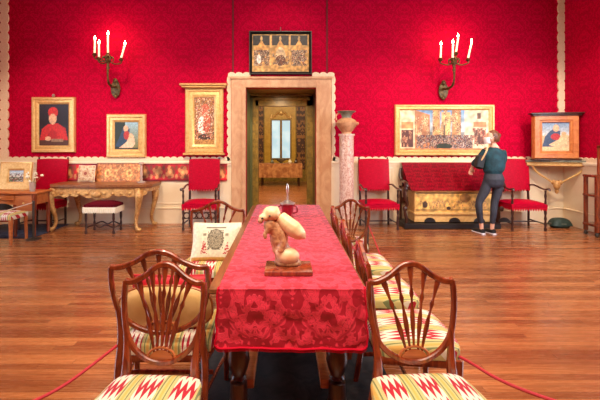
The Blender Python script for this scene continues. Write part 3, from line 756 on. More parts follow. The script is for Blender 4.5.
# sculpture on the table
def blob(name, parts, mat_, parent, res=.006):
    b = MB()
    for p in parts:
        if len(p) == 6: b.ball(p[:3], *p[3:])
        else: b.tube(p[0], p[1], 10)
    o = b.build(name, mat_, parent)
    md = o.modifiers.new('r', 'REMESH'); md.mode = 'VOXEL'; md.voxel_size = res; md.use_smooth_shade = True
    m2 = o.modifiers.new('s', 'SMOOTH'); m2.factor = .8; m2.iterations = 4
    dg = bpy.context.evaluated_depsgraph_get(); me = bpy.data.meshes.new_from_object(o.evaluated_get(dg))
    o.modifiers.clear(); o.data = me
    return o
SD = 2.36; SC = Pt(287, 268, SD); sx = lambda p: (p-287)/F*SD; sz = lambda p: (268-p)/F*SD
M['creamterra'] = mat('cream_glazed_clay', rough=.4, fn=noisy((238, 206, 160), (222, 176, 128), 14), bump=.1)
M['brownterra'] = mat('brown_clay', rough=.5, fn=noisy((150, 88, 56), (214, 160, 112), 26, dist=1), bump=.3)
t = thing('clay_figure', 'cream and brown clay figure leaning over, on a wooden slab on the table', 'sculpture', (SC.x, SD, TZ+.03))
blob('body', [(sx(287), 0, .05, .075, .06, .06), (sx(288), .0, .02, .082, .065, .03), (sx(281), 0, .10, .055, .05, .05), (sx(279), 0, .16, .056, .05, .08), (sx(277), 0, .21, .055, .045, .06),
              (sx(270), -.015, .24, .04, .04, .05), ([(sx(269), -.03, .23), (sx(265), -.045, .19), (sx(266), -.05, .165)], [.016, .014, .012]), ([(sx(282), -.03, .22), (sx(284), -.05, .15), (sx(280), -.05, .09)], [.018, .02, .022])], M['brownterra'], t, .007)
blob('head', [(sx(271.5), -.01, sz(216), .056, .05, .044), (sx(264), -.035, sz(219), .032, .026, .022), (sx(276), .03, sz(213), .02, .015, .02)], M['creamterra'], t, .006)
blob('arm', [([(sx(280), -.0, sz(219)), (sx(287), -.02, sz(226)), (sx(294), -.035, sz(231)), (sx(300), -.04, sz(236))], [.036, .048, .050, .040]), (sx(299), -.04, sz(235), .040, .034, .036), (sx(304), -.045, sz(239), .014, .012, .009)], M['creamterra'], t, .006)
blob('lap', [(sx(288), -.025, .06, .07, .05, .05), (sx(281), -.035, .085, .035, .03, .035)], M['creamterra'], t, .007)
MB().ball((sx(261), -.05, sz(222)), .016, .016, .016).build('muzzle', M['brownterra'], t)
MB().ball((sx(263), -.066, sz(219)), .006, .004, .006).ball((sx(270), -.058, sz(217)), .006, .004, .005).build('eye', M['black'], t)
o = MB().box(-.135, .135, -.12, .09, 0, .028, .004).build('wooden_slab', M['mahog']); o.location = (PX(288.5, 2.3), 2.345, TZ+.008); tag(o, 'reddish-brown wooden slab under the clay figure', 'slab')
# ruby tankard
t = thing('ruby_tankard', 'ruby red lidded vessel with silver finial, at the far end of the table', 'vessel', (PX(287.5, 4.0), 4.0, TZ+.008))
MB().lathe((0, 0, 0), [(.0, 0), (.055, 0), (.06, .01), (.05, .03), (.058, .09), (.066, .145), (.062, .145), (.05, .03), (0, .02)], 8).build('body', M['ruby'], t, smooth=False)
for s in (-1, 1): MB().tube(cr([(s*.058, 0, .12), (s*.09, 0, .11), (s*.095, 0, .06), (s*.056, 0, .045)], 5), .008, 6).build('handle', M['ruby'], t)
MB().lathe((0, 0, 0), [(.066, .135), (.078, .14), (.078, .15), (.04, .165), (.012, .18)], 20).build('lid', M['silver'], t)
MB().lathe((0, 0, 0), [(.01, .175), (.012, .2), (.007, .235), (.016, .26), (.014, .31), (.006, .34)], 12).build('finial', M['silver'], t)

# ---------------------------------------------------------------- red high-back armchairs against the wall
def high_chair(label, flip=1):
    """facing -Y, origin on the floor at the centre"""
    t = thing('high_back_armchair', label, 'armchair', group='red high-back armchairs along the wall')
    hb = .285; ys = .24
    bk = MB()
    def bf(u, v):
        x = (u-.5)*2*hb; z = .66+(1.215-.66)*v
        return (x, ys-.035-.018*(1-(2*u-1)**4)+.10*(z-.5), z+.012*(1-(2*u-1)**2)*v)
    def bb(u, v):
        p = bf(u, v); return (p[0], ys+.02+.10*(p[2]-.5), p[2])
    bk.grid(bf, 12, 12).grid(bb, 12, 12)
    for u in (0, 1): bk.grid(lambda a, v, u=u: tuple(Vector(bf(u, v)).lerp(Vector(bb(u, v)), a)), 2, 12)
    for v in (0, 1): bk.grid(lambda u, a, v=v: tuple(Vector(bf(u, v)).lerp(Vector(bb(u, v)), a)), 12, 2)
    bk.build('backrest', M['red_plain'], t)
    fr_ = MB()
    y_ = ys-.03+.006
    for i in range(12):
        x = -hb+(i+.5)*2*hb/12
        fr_.prism([(x-hb/12, .67), (x+hb/12, .67), (x+hb/24, .645), (x, .63), (x-hb/24, .645)], y_-.003, y_+.004)
    fr_.build('back_fringe', M['fringe'], t, smooth=False); fr_ = MB()
    for i in range(14):
        x = -.3+(i+.5)*.6/14
        fr_.prism([(x-.6/28, .40), (x+.6/28, .40), (x+.6/56, .365), (x, .345), (x-.6/56, .365)], -.275, -.265)
    for s in (-1, 1):
        for i in range(12):
            y = -.26+(i+.5)*.48/12
            fr_.prism([(y-.02, .40), (y+.02, .40), (y+.01, .365), (y, .345), (y-.01, .365)], s*.30-.005, s*.30+.005, 'x')
    fr_.build('seat_fringe', M['fringe'], t, smooth=False)
    def sf(u, v):
        a, c = u*2-1, v*2-1; rr = max(abs(a), abs(c))
        return (a*.305, -.02+c*.255, .485+.03*(1-a*a)*(1-c*c)-.025*rr**8)
    s_ = MB().grid(sf, 16, 14).box(-.305, .305, -.275, .235, .395, .461, .01); s_.build('seat', M['red_plain'], t)
    TW_ = [(.020, 0), (.026, .03), (.014, .07), (.024, .12), (.015, .17), (.024, .21), (.015, .26), (.024, .31), (.02, .40)]
    for s in (-1, 1):
        MB().lathe((s*.28, -.245, 0), TW_+[(.02, .50), (.014, .54), (.022, .60), (.014, .65), (.02, .70)], 10).build('leg', M['dwood'], t)
        P_ = [(s*.265, ys, 0), (s*.265, ys, .45), (s*.265, ys+.012, .60), (s*.27, ys+.08, 1.25)]
        MB().tube(P_, [.02, .022, .02, .016], 8).build('leg', M['dwood'], t)
        MB().sweep(cr([(s*.275, ys+.03, .74), (s*.29, .1, .76), (s*.30, -.1, .72), (s*.30, -.22, .715), (s*.30, -.30, .73), (s*.30, -.33, .70)], 5), [.015, .018, .02, .026, .028, .018], [.014, .014, .014, .016, .018, .012], (0, 0, 1)).build('armrest', M['dwood'], t)
        MB().tube([(s*.275, -.23, .12), (s*.265, ys-.01, .12)], .012, 8).build('stretcher', M['dwood'], t)
    st = MB()
    for k in range(5):      # carved front stretcher of interlaced scrolls
        x = -.22+k*.11
        st.tube([(x+.05*math.cos(a), -.245, .26+.05*math.sin(a)) for a in [i*PI/6 for i in range(12)]], .011, 6, closed=True)
    st.tube([(-.27, -.245, .21), (.27, -.245, .21)], .010, 6).tube([(-.27, -.245, .31), (.27, -.245, .31)], .010, 6)
    if flip == 2: return t, st
    return t, st
hc, st = high_chair('red high-back armchair left of the doorway, with dark carved scroll stretcher')
st.build('carved_stretcher', M['dwood'], hc)
hc.location = (PX(201, 7.1), 7.18, 0); hc.rotation_euler.z = math.radians(2)
h2, st = high_chair('red high-back armchair right of the marble column')
MB().tube([(-.27, 0, .12), (.27, 0, .12)], .012, 8).build('stretcher', M['dwood'], h2)
h2.location = (PX(379, 7.1), 7.18, 0); h2.rotation_euler.z = math.radians(3)
dup(h2, (PX(524, 7.05), 7.14, 0), math.radians(-2), 'red high-back armchair between the standing person and the corner shelf')
dup(h2, (PX(40, 7.1), 7.20, 0), math.radians(0), 'red high-back armchair behind the wooden desk at far left')

# ---------------------------------------------------------------- marble column with urn
cd_ = 7.25; cx_ = PX(346.5, cd_); ctz = PZ(134, cd_)
t = thing('marble_column', 'slender pink marble column right of the doorway, bearing a clay urn', 'column', (cx_, cd_, 0))
MB().lathe((0, 0, 0), [(.135, .16), (.128, .5), (.128, ctz-.04), (.145, ctz-.035), (.145, ctz)], 28).build('shaft', M['marble'], t)
MB().box(-.18, .18, -.18, .18, 0, .08, .01).lathe((0, 0, 0), [(.17, .08), (.175, .11), (.15, .135), (.16, .16)], 28).build('base', M['stone'], t)
t = thing('clay_urn', 'brown clay urn with flared grey rim, on the marble column', 'urn', (cx_, cd_, ctz))
MB().lathe((0, 0, 0), [(0, 0), (.09, 0), (.085, .03), (.12, .07), (.175, .15), (.19, .20), (.16, .25), (.10, .28), (.09, .29)], 26).ball((.19, 0, .19), .035, .03, .03).build('body', M['terra'], t)
MB().lathe((0, 0, 0), [(.09, .285), (.085, .32), (.11, .37), (.17, .405), (.165, .412), (.10, .38), (.07, .32)], 26).build('rim', M['greystone'], t)
MB().tube(cr([(-.12, 0, .39), (-.19, 0, .33), (-.18, 0, .25)], 4), .014, 7).build('handle', M['terra'], t)

# ---------------------------------------------------------------- painted chest and brocade-covered settle
c0, c1_ = PX(414.5, 7.1), PX(495, 7.1)
t = thing('painted_chest', 'long gilded painted chest on a black plinth, in front of the red-covered bench', 'chest', ((c0+c1_)/2, 7.1, 0))
hw = (c1_-c0)/2
M['chestgold'] = mat('painted_gilt_wood', rough=.4, metal=.05, fn=noisy((204, 152, 88), (226, 180, 112), 9, dist=1.5), bump=.1)
MB().box(-hw, hw, .0, .38, .11, .645, .01).build('body', M['chestgold'], t)
MB().box(-hw-.02, hw+.02, -.02, .40, .645, .675, .01).build('lid', M['gold'], t)
MB().box(-hw-.015, hw+.015, -.03, .39, .24, .29, .015).build('moulding', M['gold'], t)
painted('painted_front', hw*2-.04, .34, 200, 44, [('bg', (206, 158, 84)), ('r', 0, 0, 1, .06, (120, 80, 40)), ('n', 0, .05, 1, .5, 26, 6, .12, [(196, 148, 76), (216, 170, 96), (190, 140, 74)]), ('e', .63, .28, .07, .24, (150, 104, 56)),
        ('n', .06, .42, .94, .84, 60, 5, .1, [(150, 100, 56), (176, 120, 66), (226, 190, 130), (104, 66, 40), (170, 100, 60)]), ('e', .12, .62, .035, .17, (70, 46, 34)), ('e', .42, .8, .03, .08, (50, 34, 28)), ('e', .78, .7, .03, .12, (60, 42, 32)), ('r', 0, .88, 1, .92, (100, 64, 36))], t, y=-.004, z0=.295, seed=9, jit=.2)
for k in range(4):
    x = -hw+.27+k*.44
    MB().prism([(x+.10*math.cos(a), .115+.08*math.sin(a)) for a in [PI*i/12 for i in range(13)]], -.012, .0).build('recess_shade_plate', M['black'], t)  # black plate stands in for the shade inside each scalloped opening
o = MB().box(PX(404, 7.06), PX(500, 7.06), 7.02, 7.54, 0, .10, .012).build('plinth', M['black']); tag(o, 'long black plinth on the floor under the painted chest', 'plinth')
t.location.z = .0
# bench/settle with cover
s0, s1 = PX(402, 7.45), PX(493, 7.45)
t = thing('brocade_cover', 'deep red brocade cloth sloping down over the bench behind the painted chest', 'cloth', ((s0+s1)/2, 7.4, 1.1))
def cov(u, v):
    x = s0+(s1-s0)*u; wv = .008*math.sin(u*40)*(v)
    if v < .12: k = v/.12; return (x, 7.535-k*.06, 1.155)
    k = (v-.12)/.88
    return (x+(.05*k if u < .5 else -.02*k)*abs(2*u-1)**3, 7.475-.42*k**1.15-wv, 1.152-.475*k-.012*math.sin(k*PI))
MB().grid(cov, 70, 24).build('cloth', M['red_cloth'], t, world=True, fixn=False)
sdm = MB().grid(lambda u, v: (cov(0, .12+.88*v)[0]+.004, 7.50-(7.50-cov(0, .12+.88*v)[1])*u, cov(0, .12+.88*v)[2]-.004), 6, 12); sdm.build('side_fall', M['red_cloth'], t, world=True)
t = thing('carved_bench', 'dark carved wooden bench arm showing at the left end of the red brocade cloth', 'bench', ((s0+s1)/2, 7.47, 0))
MB().box(s0+.02, s1-.02, 7.50, 7.53, .70, 1.13).build('backrest', M['dwood'], t, world=True)
MB().box(s0+.02, s1-.02, 7.5, 7.54, .4, .5).build('seat_rail', M['dwood'], t, world=True)
for s, xx in ((-1, s0-.01), (1, s1+.01)):
    b = MB().tube(cr([(xx, 7.51, 1.05), (xx-.02, 7.46, .9), (xx+.01, 7.40, .82), (xx-.02, 7.22, .82), (xx-.02, 7.1, .80), (xx-.02, 7.05, .74)], 5), [.025, .03, .035, .03, .04, .03], 8)
    b.tube(cr([(xx-.02, 7.10, .80), (xx-.05, 7.08, .6), (xx, 7.10, .45), (xx-.04, 7.1, .3), (xx-.01, 7.1, .16), (xx-.02, 7.1, .10)] if s < 0 else [(xx+.02, 7.3, .8), (xx+.02, 7.35, .4), (xx+.02, 7.35, 0)], 5), [.03, .035, .025, .035, .025], 8)
    b.ball((xx-.03, 7.08, .70), .035, .035, .05).ball((xx-.04, 7.1, .35), .04, .035, .05)
    b.build('arm_support', M['dwood'], t, world=True)
    MB().box(xx-.02, xx+.02, 7.50, 7.54, 0, .72).build('leg', M['dwood'], t, world=True)

# ---------------------------------------------------------------- corner shelf and framed panel
CA = math.radians(-22)
t = thing('corner_shelf', 'gilt corner shelf with stone top and curved brackets, at right', 'shelf', (PX(559, 7.25), 7.3, 0)); t.rotation_euler.z = CA
zt = PZ(160.5, 7.1)
hwS = .52
MB().prism([(-hwS, -.14), (hwS, -.14), (hwS, .0), (.3, .22), (-.28, .10), (-hwS, .08)], zt-.03, zt, 'z').build('stone_top', M['greystone'], t, smooth=False)
MB().box(-hwS+.02, hwS-.02, -.12, -.04, zt-.11, zt-.035, .012).box(-hwS, hwS, -.135, -.03, zt-.055, zt-.035, .008).build('apron', M['gold'], t)
for s in (-1, 1):
    MB().sweep(cr([(s*.40, -.08, zt-.1), (s*.33, -.04, zt-.22), (s*.14, .0, zt-.36), (s*.02, .04, zt-.46)], 6), [.02, .02, .018, .02], .018, (0, 1, 0)).build('bracket', M['gold'], t)
MB().ball((0, .02, zt-.46), .06, .05, .09).ball((0, .03, zt-.56), .035, .03, .06).ball((-.05, .02, zt-.41), .04, .03, .05).ball((.05, .02, zt-.41), .04, .03, .05).build('carved_boss', M['oldgold'], t)
t = thing('corner_painting', 'wood framed painting of a blue-robed figure with a fair bundle, standing on the corner shelf', 'painting', (PX(557, 7.2), 7.24, zt)); t.rotation_euler.z = CA+math.radians(10)
fwid, fh = 41/F*7.2, 45/F*7.2
M['fwood'] = mat('amber_wood_frame', rough=.35, fn=noisy((190, 108, 56), (216, 136, 76), 9, dist=1), bump=.1)
fm = frame_mb(fwid, fh, [(0, -.07), (0, .02), (.02, .05), (.10, .05), (.115, .03), (.135, .035), (.15, .01), (.15, -.07)]); fm.xf(Matrix.Translation((0, 0, fh/2+.02))); fm.build('frame', M['fwood'], t)
painted('picture', fwid-.29, fh-.29, 50, 56, [('g', 0, .5, (120, 150, 184), (214, 214, 206)), ('r', 0, .45, 1, 1, (206, 180, 140)), ('p', [(.0, .9), (.12, .5), (.3, .3), (.5, .2), (.66, .3), (.68, .6), (.4, .95)], (62, 82, 112)), ('e', .52, .2, .11, .13, SK), ('e', .5, .5, .17, .12, (186, 52, 56)),
        ('p', [(.25, .78), (.6, .6), (.78, .38), (.95, .45), (.9, .75), (.5, .86)], (236, 196, 150)), ('e', .8, .42, .1, .09, (226, 180, 130)), ('r', 0, .84, 1, 1, (226, 196, 150))], t, y=.0, z0=.02+.145, seed=11)
MB().box(-fwid/2-.06, fwid/2+.06, -.10, .07, fh+.02, fh+.05, .01).box(-fwid/2-.03, fwid/2+.03, -.075, .07, fh-.01, fh+.02, .01).build('cornice', M['dwood'], t)
MB().box(-fwid/2-.02, fwid/2+.02, -.08, .07, 0, .025, .008).build('plinth', M['dwood'], t)
t = thing('green_cushion', 'dark green floor cushion in the corner under the shelf', 'cushion', (PX(560.5, 7.2), 7.22, 0))
def gc(u, v):
    a, c = u*2-1, v*2-1; rr = (abs(a)**4+abs(c)**4)**.25
    k = 1 if rr <= 1 else 1/rr
    return (a*.19*k, c*.13*k, .10+.07*max(0, 1-min(1, rr)**3)-.06*(min(1, rr))**6)
MB().grid(gc, 18, 14).lathe((0, 0, 0), [(.9, 0), (1, .02), (1.06, .05), (1.0, .08)], 24, .17, .115).build('cover', M['darkgreen'], t)
MB().lathe((0, 0, .075), [(1.0, -.008), (1.04, 0), (1.0, .008)], 24, .18, .12).build('piping', M['greystone'], t)

# ---------------------------------------------------------------- display stand at the right edge
t = thing('wooden_stand', 'red-brown open wooden display stand on casters at the right edge', 'stand', (5.12, 6.55, 0))
X0_, X1_ = PX(589.5, 6.55)-5.12+.03, .12
for (x, h_) in ((X0_, PZ(175, 6.5)), (X1_, PZ(175, 6.5))):
    for y in (-.12, .12):
        lg = MB().box(x-.025, x+.025, y-.025, y+.025, .07, h_, .005).build('post', M['mahog'], t)
        MB().lathe((x, y, 0), [(.01, 0), (.03, .015), (.03, .045), (.012, .07)], 10).build('caster', M['iron'], lg)
for z in (.18, .66, PZ(175, 6.5)-.02):
    MB().box(X0_-.035, X1_+.03, -.15, .15, z-.02, z+.02, .006).build('shelf', M['mahog'], t)
MB().box(X0_+.09, X0_+.12, -.03, .0, PZ(175, 6.5), PZ(146, 6.5), .004).box(X0_+.09, X1_, -.03, 0, PZ(148, 6.5), PZ(146, 6.5)+.01).build('easel_frame', M['mahog'], t)

# ---------------------------------------------------------------- gilt console table, left
t = thing('console_table', 'gilt carved console table with cabriole legs, against the left wall panelling', 'console table', (PX(101, 7.0), 7.07, 0))
q = t.location.x; tx0, tx1 = PX(51, 7.0)-q, PX(153, 7.0)-q; zt2 = .80
def toppoly(e):
    return [(tx0-e+.10, .45+e), (tx0-e, .40), (tx0-e, -.10), (tx0-e+.08, -.22-e), (tx0+.45, -.24-e), (0, -.28-e), (tx1-.45, -.24-e), (tx1+e-.08, -.22-e), (tx1+e, -.10), (tx1+e, .40), (tx1+e-.10, .45+e)]
MB().prism(toppoly(.0), zt2-.04, zt2, 'z').prism(toppoly(-.015), zt2-.06, zt2-.04, 'z').build('tabletop', M['twood'], t, smooth=False)
MB().prism(toppoly(-.03), zt2-.12, zt2-.06, 'z').build('frieze', M['oldgold'], t, smooth=False)
ap = MB(); n = 46
pts_top = [(tx0+.05+(tx1-tx0-.1)*i/n, zt2-.10) for i in range(n+1)]
pts_bot = [(x, zt2-.15-.035*abs(math.sin(i*.62))-.05*math.exp(-((i-n/2)/6)**2)-.03*abs(math.sin(i*PI/n*3))) for i, (x, _) in enumerate(pts_top)]
ap.prism(pts_top+pts_bot[::-1], -.235, -.215)
for i in range(2, n-1, 4): ap.ball((pts_top[i][0], -.24, zt2-.145), .03, .02, .022)
ap.ball((0, -.26, zt2-.16), .09, .03, .05)
ap.build('carved_apron', M['oldgold'], t, smooth=False)
def cab(name, x, y, sx_, sy_):
    P_ = cr([(x, y, zt2-.08), (x+sx_*.04, y+sy_*.04, .62), (x+sx_*.02, y+sy_*.02, .42), (x-sx_*.03, y-sy_*.02, .2), (x-sx_*.01, y, .07), (x+sx_*.04, y+sy_*.04, .02)], 6)
    b = MB().tube(P_, [.05, .07, .045, .03, .03, .045], 10).ball((x+sx_*.03, y+sy_*.04, .66), .06, .05, .07).ball((x+sx_*.03, y+sy_*.03, .035), .055, .05, .035).ball((x, y, .36), .04, .04, .04)
    b.build('leg', M['oldgold'], t)
cab('a', tx0+.10, -.16, -1, -1); cab('b', PX(138, 6.9)-q, -.20, 1, -1); cab('c', PX(76, 7.3)-q, .34, -1, 0); cab('d', PX(151.5, 7.3)-q, .32, 1, 0)
# candlestick on the console
t = thing('glass_candlestick', 'clear glass candlestick on the right end of the console table', 'candlestick', (PX(141, 7.2), 7.22, zt2))
M['palegl'] = mat('pale_cut_glass', (226, 200, 186), .15, Transmission_Weight=.5, IOR=1.4)
MB().lathe((0, 0, 0), [(.08, 0), (.085, .015), (.04, .03), (.02, .05), (.03, .08), (.018, .11), (.03, .16), (.02, .20), (.022, .32)], 16).build('stem', M['palegl'], t)
MB().lathe((0, 0, .32), [(.02, 0), (.045, .02), (.04, .05), (.02, .05)], 16).build('socket', M['palegl'], t)
# embroidered textiles along the dado behind the console
def flor(n, bgc, petal, leaf, core):
    L = [('bg', bgc), ('r', 0, 0, 1, .06, shade(bgc, .7)), ('r', 0, .94, 1, 1, shade(bgc, .7))]
    for k in range(n):
        u = (k+.5)/n; r = .36/n
        for a in range(7): L.append(('e', u+math.cos(a*.9)*r*.7, .5+math.sin(a*.9)*.26, r*.42, .14, petal if (k+a) % 2 else leaf))
        L += [('e', u, .5, r*.55, .2, petal), ('e', u, .5, r*.25, .1, core), ('e', u+.5/n, .25, r*.3, .14, leaf), ('e', u+.5/n, .75, r*.3, .14, petal)]
    return L
xa, xb = PX(62, 7.53), PX(227, 7.53); zl, zh = PZ(181, 7.53), PZ(163.5, 7.53)
t = thing('embroidered_hanging', 'long red hanging with gold flowers, fixed along the panelling left of the doorway', 'hanging', ((xa+xb)/2, 7.545, zl))
painted('cloth', xb-xa, zh-zl, 330, 34, flor(13, (186, 30, 44), (200, 130, 84), (140, 70, 48), (216, 164, 104)), t, y=0, z0=0, seed=13, jit=.3)
MB().box(-(xb-xa)/2, (xb-xa)/2, .004, .012, 0, zh-zl).build('lining', M['redcush'], t)
t = thing('leaning_textile', 'copper gold embroidered panel leaning behind the console table', 'textile panel', (PX(118, 7.4), 7.44, zt2)); t.rotation_euler.x = math.radians(-9)
pw, ph = 46/F*7.4, PZ(163, 7.42)-zt2
painted('panel_face', pw, ph, 110, 44, [('bg', (190, 116, 66)), ('r', 0, 0, 1, .05, (140, 80, 44)), ('r', 0, 0, .02, 1, (140, 80, 44)), ('r', .98, 0, 1, 1, (140, 80, 44)), ('n', .05, .1, .95, .95, 16, 7, .05, [(214, 156, 90), (176, 96, 56), (222, 170, 104)])]+
        [('e', u, .55, .07, .22, (224, 176, 104)) for u in (.25, .72)]+[('e', u, .55, .03, .1, (186, 110, 60)) for u in (.25, .72)], t, y=-.012, z0=0, seed=14, jit=.2)
MB().box(-pw/2, pw/2, -.01, .01, 0, ph).build('board', M['lwood'], t, smooth=False)
t = pillow('floral_cushion', 'cream and red floral cushion on the left end of the console table', .30, .30, .05, 'cream', (PX(87, 7.35), 7.34, zt2+.155), (math.radians(-10), 0, 0), 'cushion',
           [('bg', (214, 186, 150)), ('n', 0, 0, 1, 1, 7, 7, .0, [(150, 60, 44), (196, 140, 90), (230, 210, 180)]), ('e', .5, .5, .2, .2, (196, 150, 110)), ('e', .5, .5, .1, .1, (150, 60, 44))])
# tasselled stool
t = thing('fringed_stool', 'low stool with dark red top and cream tassel fringe, under the console table', 'stool', (PX(102, 6.75), 6.82, 0))
def stt(u, v):
    a, c = u*2-1, v*2-1
    return (a*.265, c*.17, .485+.05*(1-a**4)*(1-c**4))
M['maroon'] = mat('maroon_velvet', (92, 8, 24), .8, Specular_IOR_Level=.1)
MB().grid(stt, 14, 10).box(-.265, .265, -.17, .17, .41, .484, .008).build('seat', M['maroon'], t)
fb = MB()
for i in range(18):
    x = -.27+(i+.5)*.54/18
    for y in (-.18, .18): fb.prism([(x-.014, .44), (x+.014, .44), (x+.012, .36), (x, .345), (x-.012, .36)], y-.006, y+.006)
for i in range(12):
    y = -.17+(i+.5)*.34/12
    for x in (-.275, .275): fb.prism([(y-.014, .44), (y+.014, .44), (y+.012, .36), (y, .345), (y-.012, .36)], x-.006, x+.006, 'x')
fb.box(-.275, .275, -.18, .18, .425, .445)
fb.build('tassel_fringe', M['cream'], t, smooth=False)
for s in (-1, 1):
    for y in (-.15, .15):
        MB().lathe((s*.23, y, 0), [(.018, 0), (.024, .03), (.012, .07), (.022, .13), (.012, .18), (.022, .25), (.02, .40)], 10).build('leg', M['dwood'], t)
    MB().tube([(s*.23, -.15, .10), (s*.23, .15, .10)], .011, 7).build('stretcher', M['dwood'], t)
    MB().tube(cr([(-.23, s*.15, .10), (-.1, s*.15, .15), (0, s*.15, .11), (.1, s*.15, .15), (.23, s*.15, .10)], 5), .012, 7).build('stretcher', M['dwood'], t)

# ---------------------------------------------------------------- desk group at far left
o = MB().box(-5.25, PX(52, 6.9), 6.35, 7.45, 0, .008, .003).build('floor_rug', M['navy']); tag(o, 'blue-grey rug under the wooden desk at far left', 'rug')
dx0, dx1 = -5.2, PX(44.5, 6.65)
t = thing('writing_desk', 'orange-brown wooden writing desk with drawers, at the far left', 'desk', ((dx0+dx1)/2, 6.66, .008)); hw = (dx1-dx0)/2
zd = .715
MB().box(-hw-.02, hw+.02, -.26, .20, zd-.03, zd, .008).build('desktop', M['lwood'], t)
MB().box(-hw+.02, hw-.02, -.22, .18, zd-.20, zd-.03).build('carcass', M['lwood'], t)
for k, (a, c, z0_, z1_) in enumerate(((-hw+.06, -hw+.38, zd-.19, zd-.05), (-hw+.42, hw-.36, zd-.13, zd-.05), (hw-.33, hw-.06, zd-.30, zd-.05))):
    d_ = MB().box(a, c, -.24, -.20, z0_, z1_, .006).build('drawer', M['lwood'], t)
    MB().ball(((a+c)/2, -.25, (z0_+z1_)/2), .016, .016, .016).build('knob', M['gold'], d_)
MB().prism([(hw-.55+.2*math.cos(a), zd-.30+.12*math.sin(a)) for a in [PI*i/12 for i in range(13)]]+[(hw-.75, zd-.20), (hw-.35, zd-.20)][:0], -.235, -.225).build('kneehole_shade_plate', M['black'], t)  # black half disc painted in place of the shade under the desk
for x in (-hw+.04, hw-.04):
    for y in (-.22, .16): MB().sweep([(x, y, zd-.03), (x, y, 0)], [.032, .02], [.032, .02], sq=True).build('leg', M['mahog'], t)
MB().sweep([(hw-.34, -.22, zd-.2), (hw-.34, -.22, 0)], [.03, .02], [.03, .02], sq=True).build('leg', M['mahog'], t)
# small gilt painting on the desk
t = thing('desk_painting', 'small gilt framed landscape standing on the desk at far left', 'painting', (PX(16, 6.75), 6.74, zd+.008)); t.rotation_euler.x = math.radians(-6)
w_, h_ = 31/F*6.75, 28/F*6.75
frame_mb(w_, h_, [(0, -.01), (0, .03), (.02, .04), (.05, .03), (.10, .035), (.125, .02), (.14, .01), (.14, -.01)]).xf(Matrix.Translation((0, 0, h_/2))).build('frame', M['gold'], t)
painted('picture', w_-.27, h_-.27, 34, 30, [('g', 0, .6, (150, 176, 200), (224, 214, 190)), ('r', 0, .6, 1, 1, (90, 100, 60)), ('n', 0, .3, 1, 1, 9, 7, .0, [(176, 40, 40), (60, 90, 60), (230, 220, 200), (70, 80, 110), (50, 44, 40)])], t, y=0, z0=.135, seed=15)
# glass with dried flowers
t = thing('flower_glass', 'small glass with pale dried flowers, beside the desk painting', 'vase', (PX(32.5, 6.55), 6.55, zd+.008))
MB().lathe((0, 0, 0), [(0, 0), (.04, 0), (.042, .02), (.048, .15), (.044, .15), (.038, .02), (0, .012)], 16).build('glass', M['palegl'], t)
fb = MB(); fl_ = MB()
for k in range(9):
    a = random.uniform(-.16, .2); e = Vector((a, random.uniform(-.05, .05), random.uniform(.17, .3)))
    fb.tube([(0, 0, .02), (a*.25, 0, .13), e], .003, 5)
    for j in range(4): fl_.ball(e+Vector((random.uniform(-.02, .02), random.uniform(-.02, .02), random.uniform(-.02, .02))), .014, .014, .012, 8, 5)
fb.build('stem', M['olive'], t); fl_.build('blossom', M['cream'], t)
# side chair at the desk
t = thing('desk_chair', 'wooden side chair with flame-stitch seat drawn up to the desk at far left', 'chair', (PX(3, 6.1), 6.1, 0))
def ds(u, v):
    a, c = u*2-1, v*2-1; return (a*.26, c*.2, .455+.03*(1-a*a)*(1-c*c)-.02*max(abs(a), abs(c))**8)
MB().grid(ds, 16, 14).box(-.26, .26, -.2, .2, .37, .436, .006).build('seat', M['flamestitch'], t)
for s in (-1, 1):
    MB().sweep([(s*.235, -.17, .40), (s*.235, -.17, 0)], [.028, .018], [.028, .018], sq=True).build('leg', M['lwood'], t)
    MB().sweep([(s*.235, .17, .40), (s*.235, .19, 0)], [.022, .018], [.022, .018], sq=True).build('leg', M['lwood'], t)
MB().sweep([(-.235, -.17, .36), (.235, -.17, .36)], .014, .02, (0, 0, 1), sq=True).build('seat_rail', M['mahog'], t)
MB().box(-.27, -.245, -.18, .18, .42, .82, .01).build('backrest', M['mahog'], t)

# ---------------------------------------------------------------- barrier posts and cords
def stanchion(label, x, y, h_, z0=0):
    t = thing('barrier_post', label, 'barrier post', (x, y, z0), group='low barrier posts')
    MB().lathe((0, 0, 0), [(.11, 0), (.11, .012), (.03, .02), (.018, .03)], 24).build('base', M['iron'], t)
    MB().lathe((0, 0, 0), [(.016, .02), (.016, h_), (.020, h_+.004), (.018, h_+.02), (.006, h_+.03)], 12).build('post', M['iron'], t)
    return Vector((x, y, z0+h_))
pA = stanchion('low dark barrier post on the floor in front of the desk at far left', PX(33.5, 6.3), 6.3, .58, .0)
pB = stanchion('low dark barrier post on the floor behind the row of right-hand chairs', PX(367.5, 5.1), 5.1, .50)
def cord(name, label, pts, m):
    o = MB().tube(cr(pts, 8), .0075, 7).build(name, M[m]); tag(o, label, 'rope', 'barrier ropes'); return o
cord('rope', 'beige cord running left from the barrier post by the desk', [pA, Pt(18, 207, 6.3), Pt(2, 212, 6.1), Pt(-20, 219, 5.8)], 'ropebeige')
cord('rope', 'red cord from the far barrier post down past the right-hand chairs', [pB, Pt(374, 239, 4.5), Pt(383, 262, 3.8), (.84, 3.0, .34), (.82, 2.4, .33), Pt(462, 358, 2.07), Pt(500, 380, 1.86), Pt(550, 399.5, 1.72), Pt(640, 426, 1.5)], 'rope')
cord('rope', 'red cord sagging over the floor left of the left foreground chair', [Pt(119, 344, 2.14), Pt(96, 362, 2.0), Pt(66, 384, 1.85), Pt(34, 401, 1.73), Pt(-40, 430, 1.5)], 'rope')

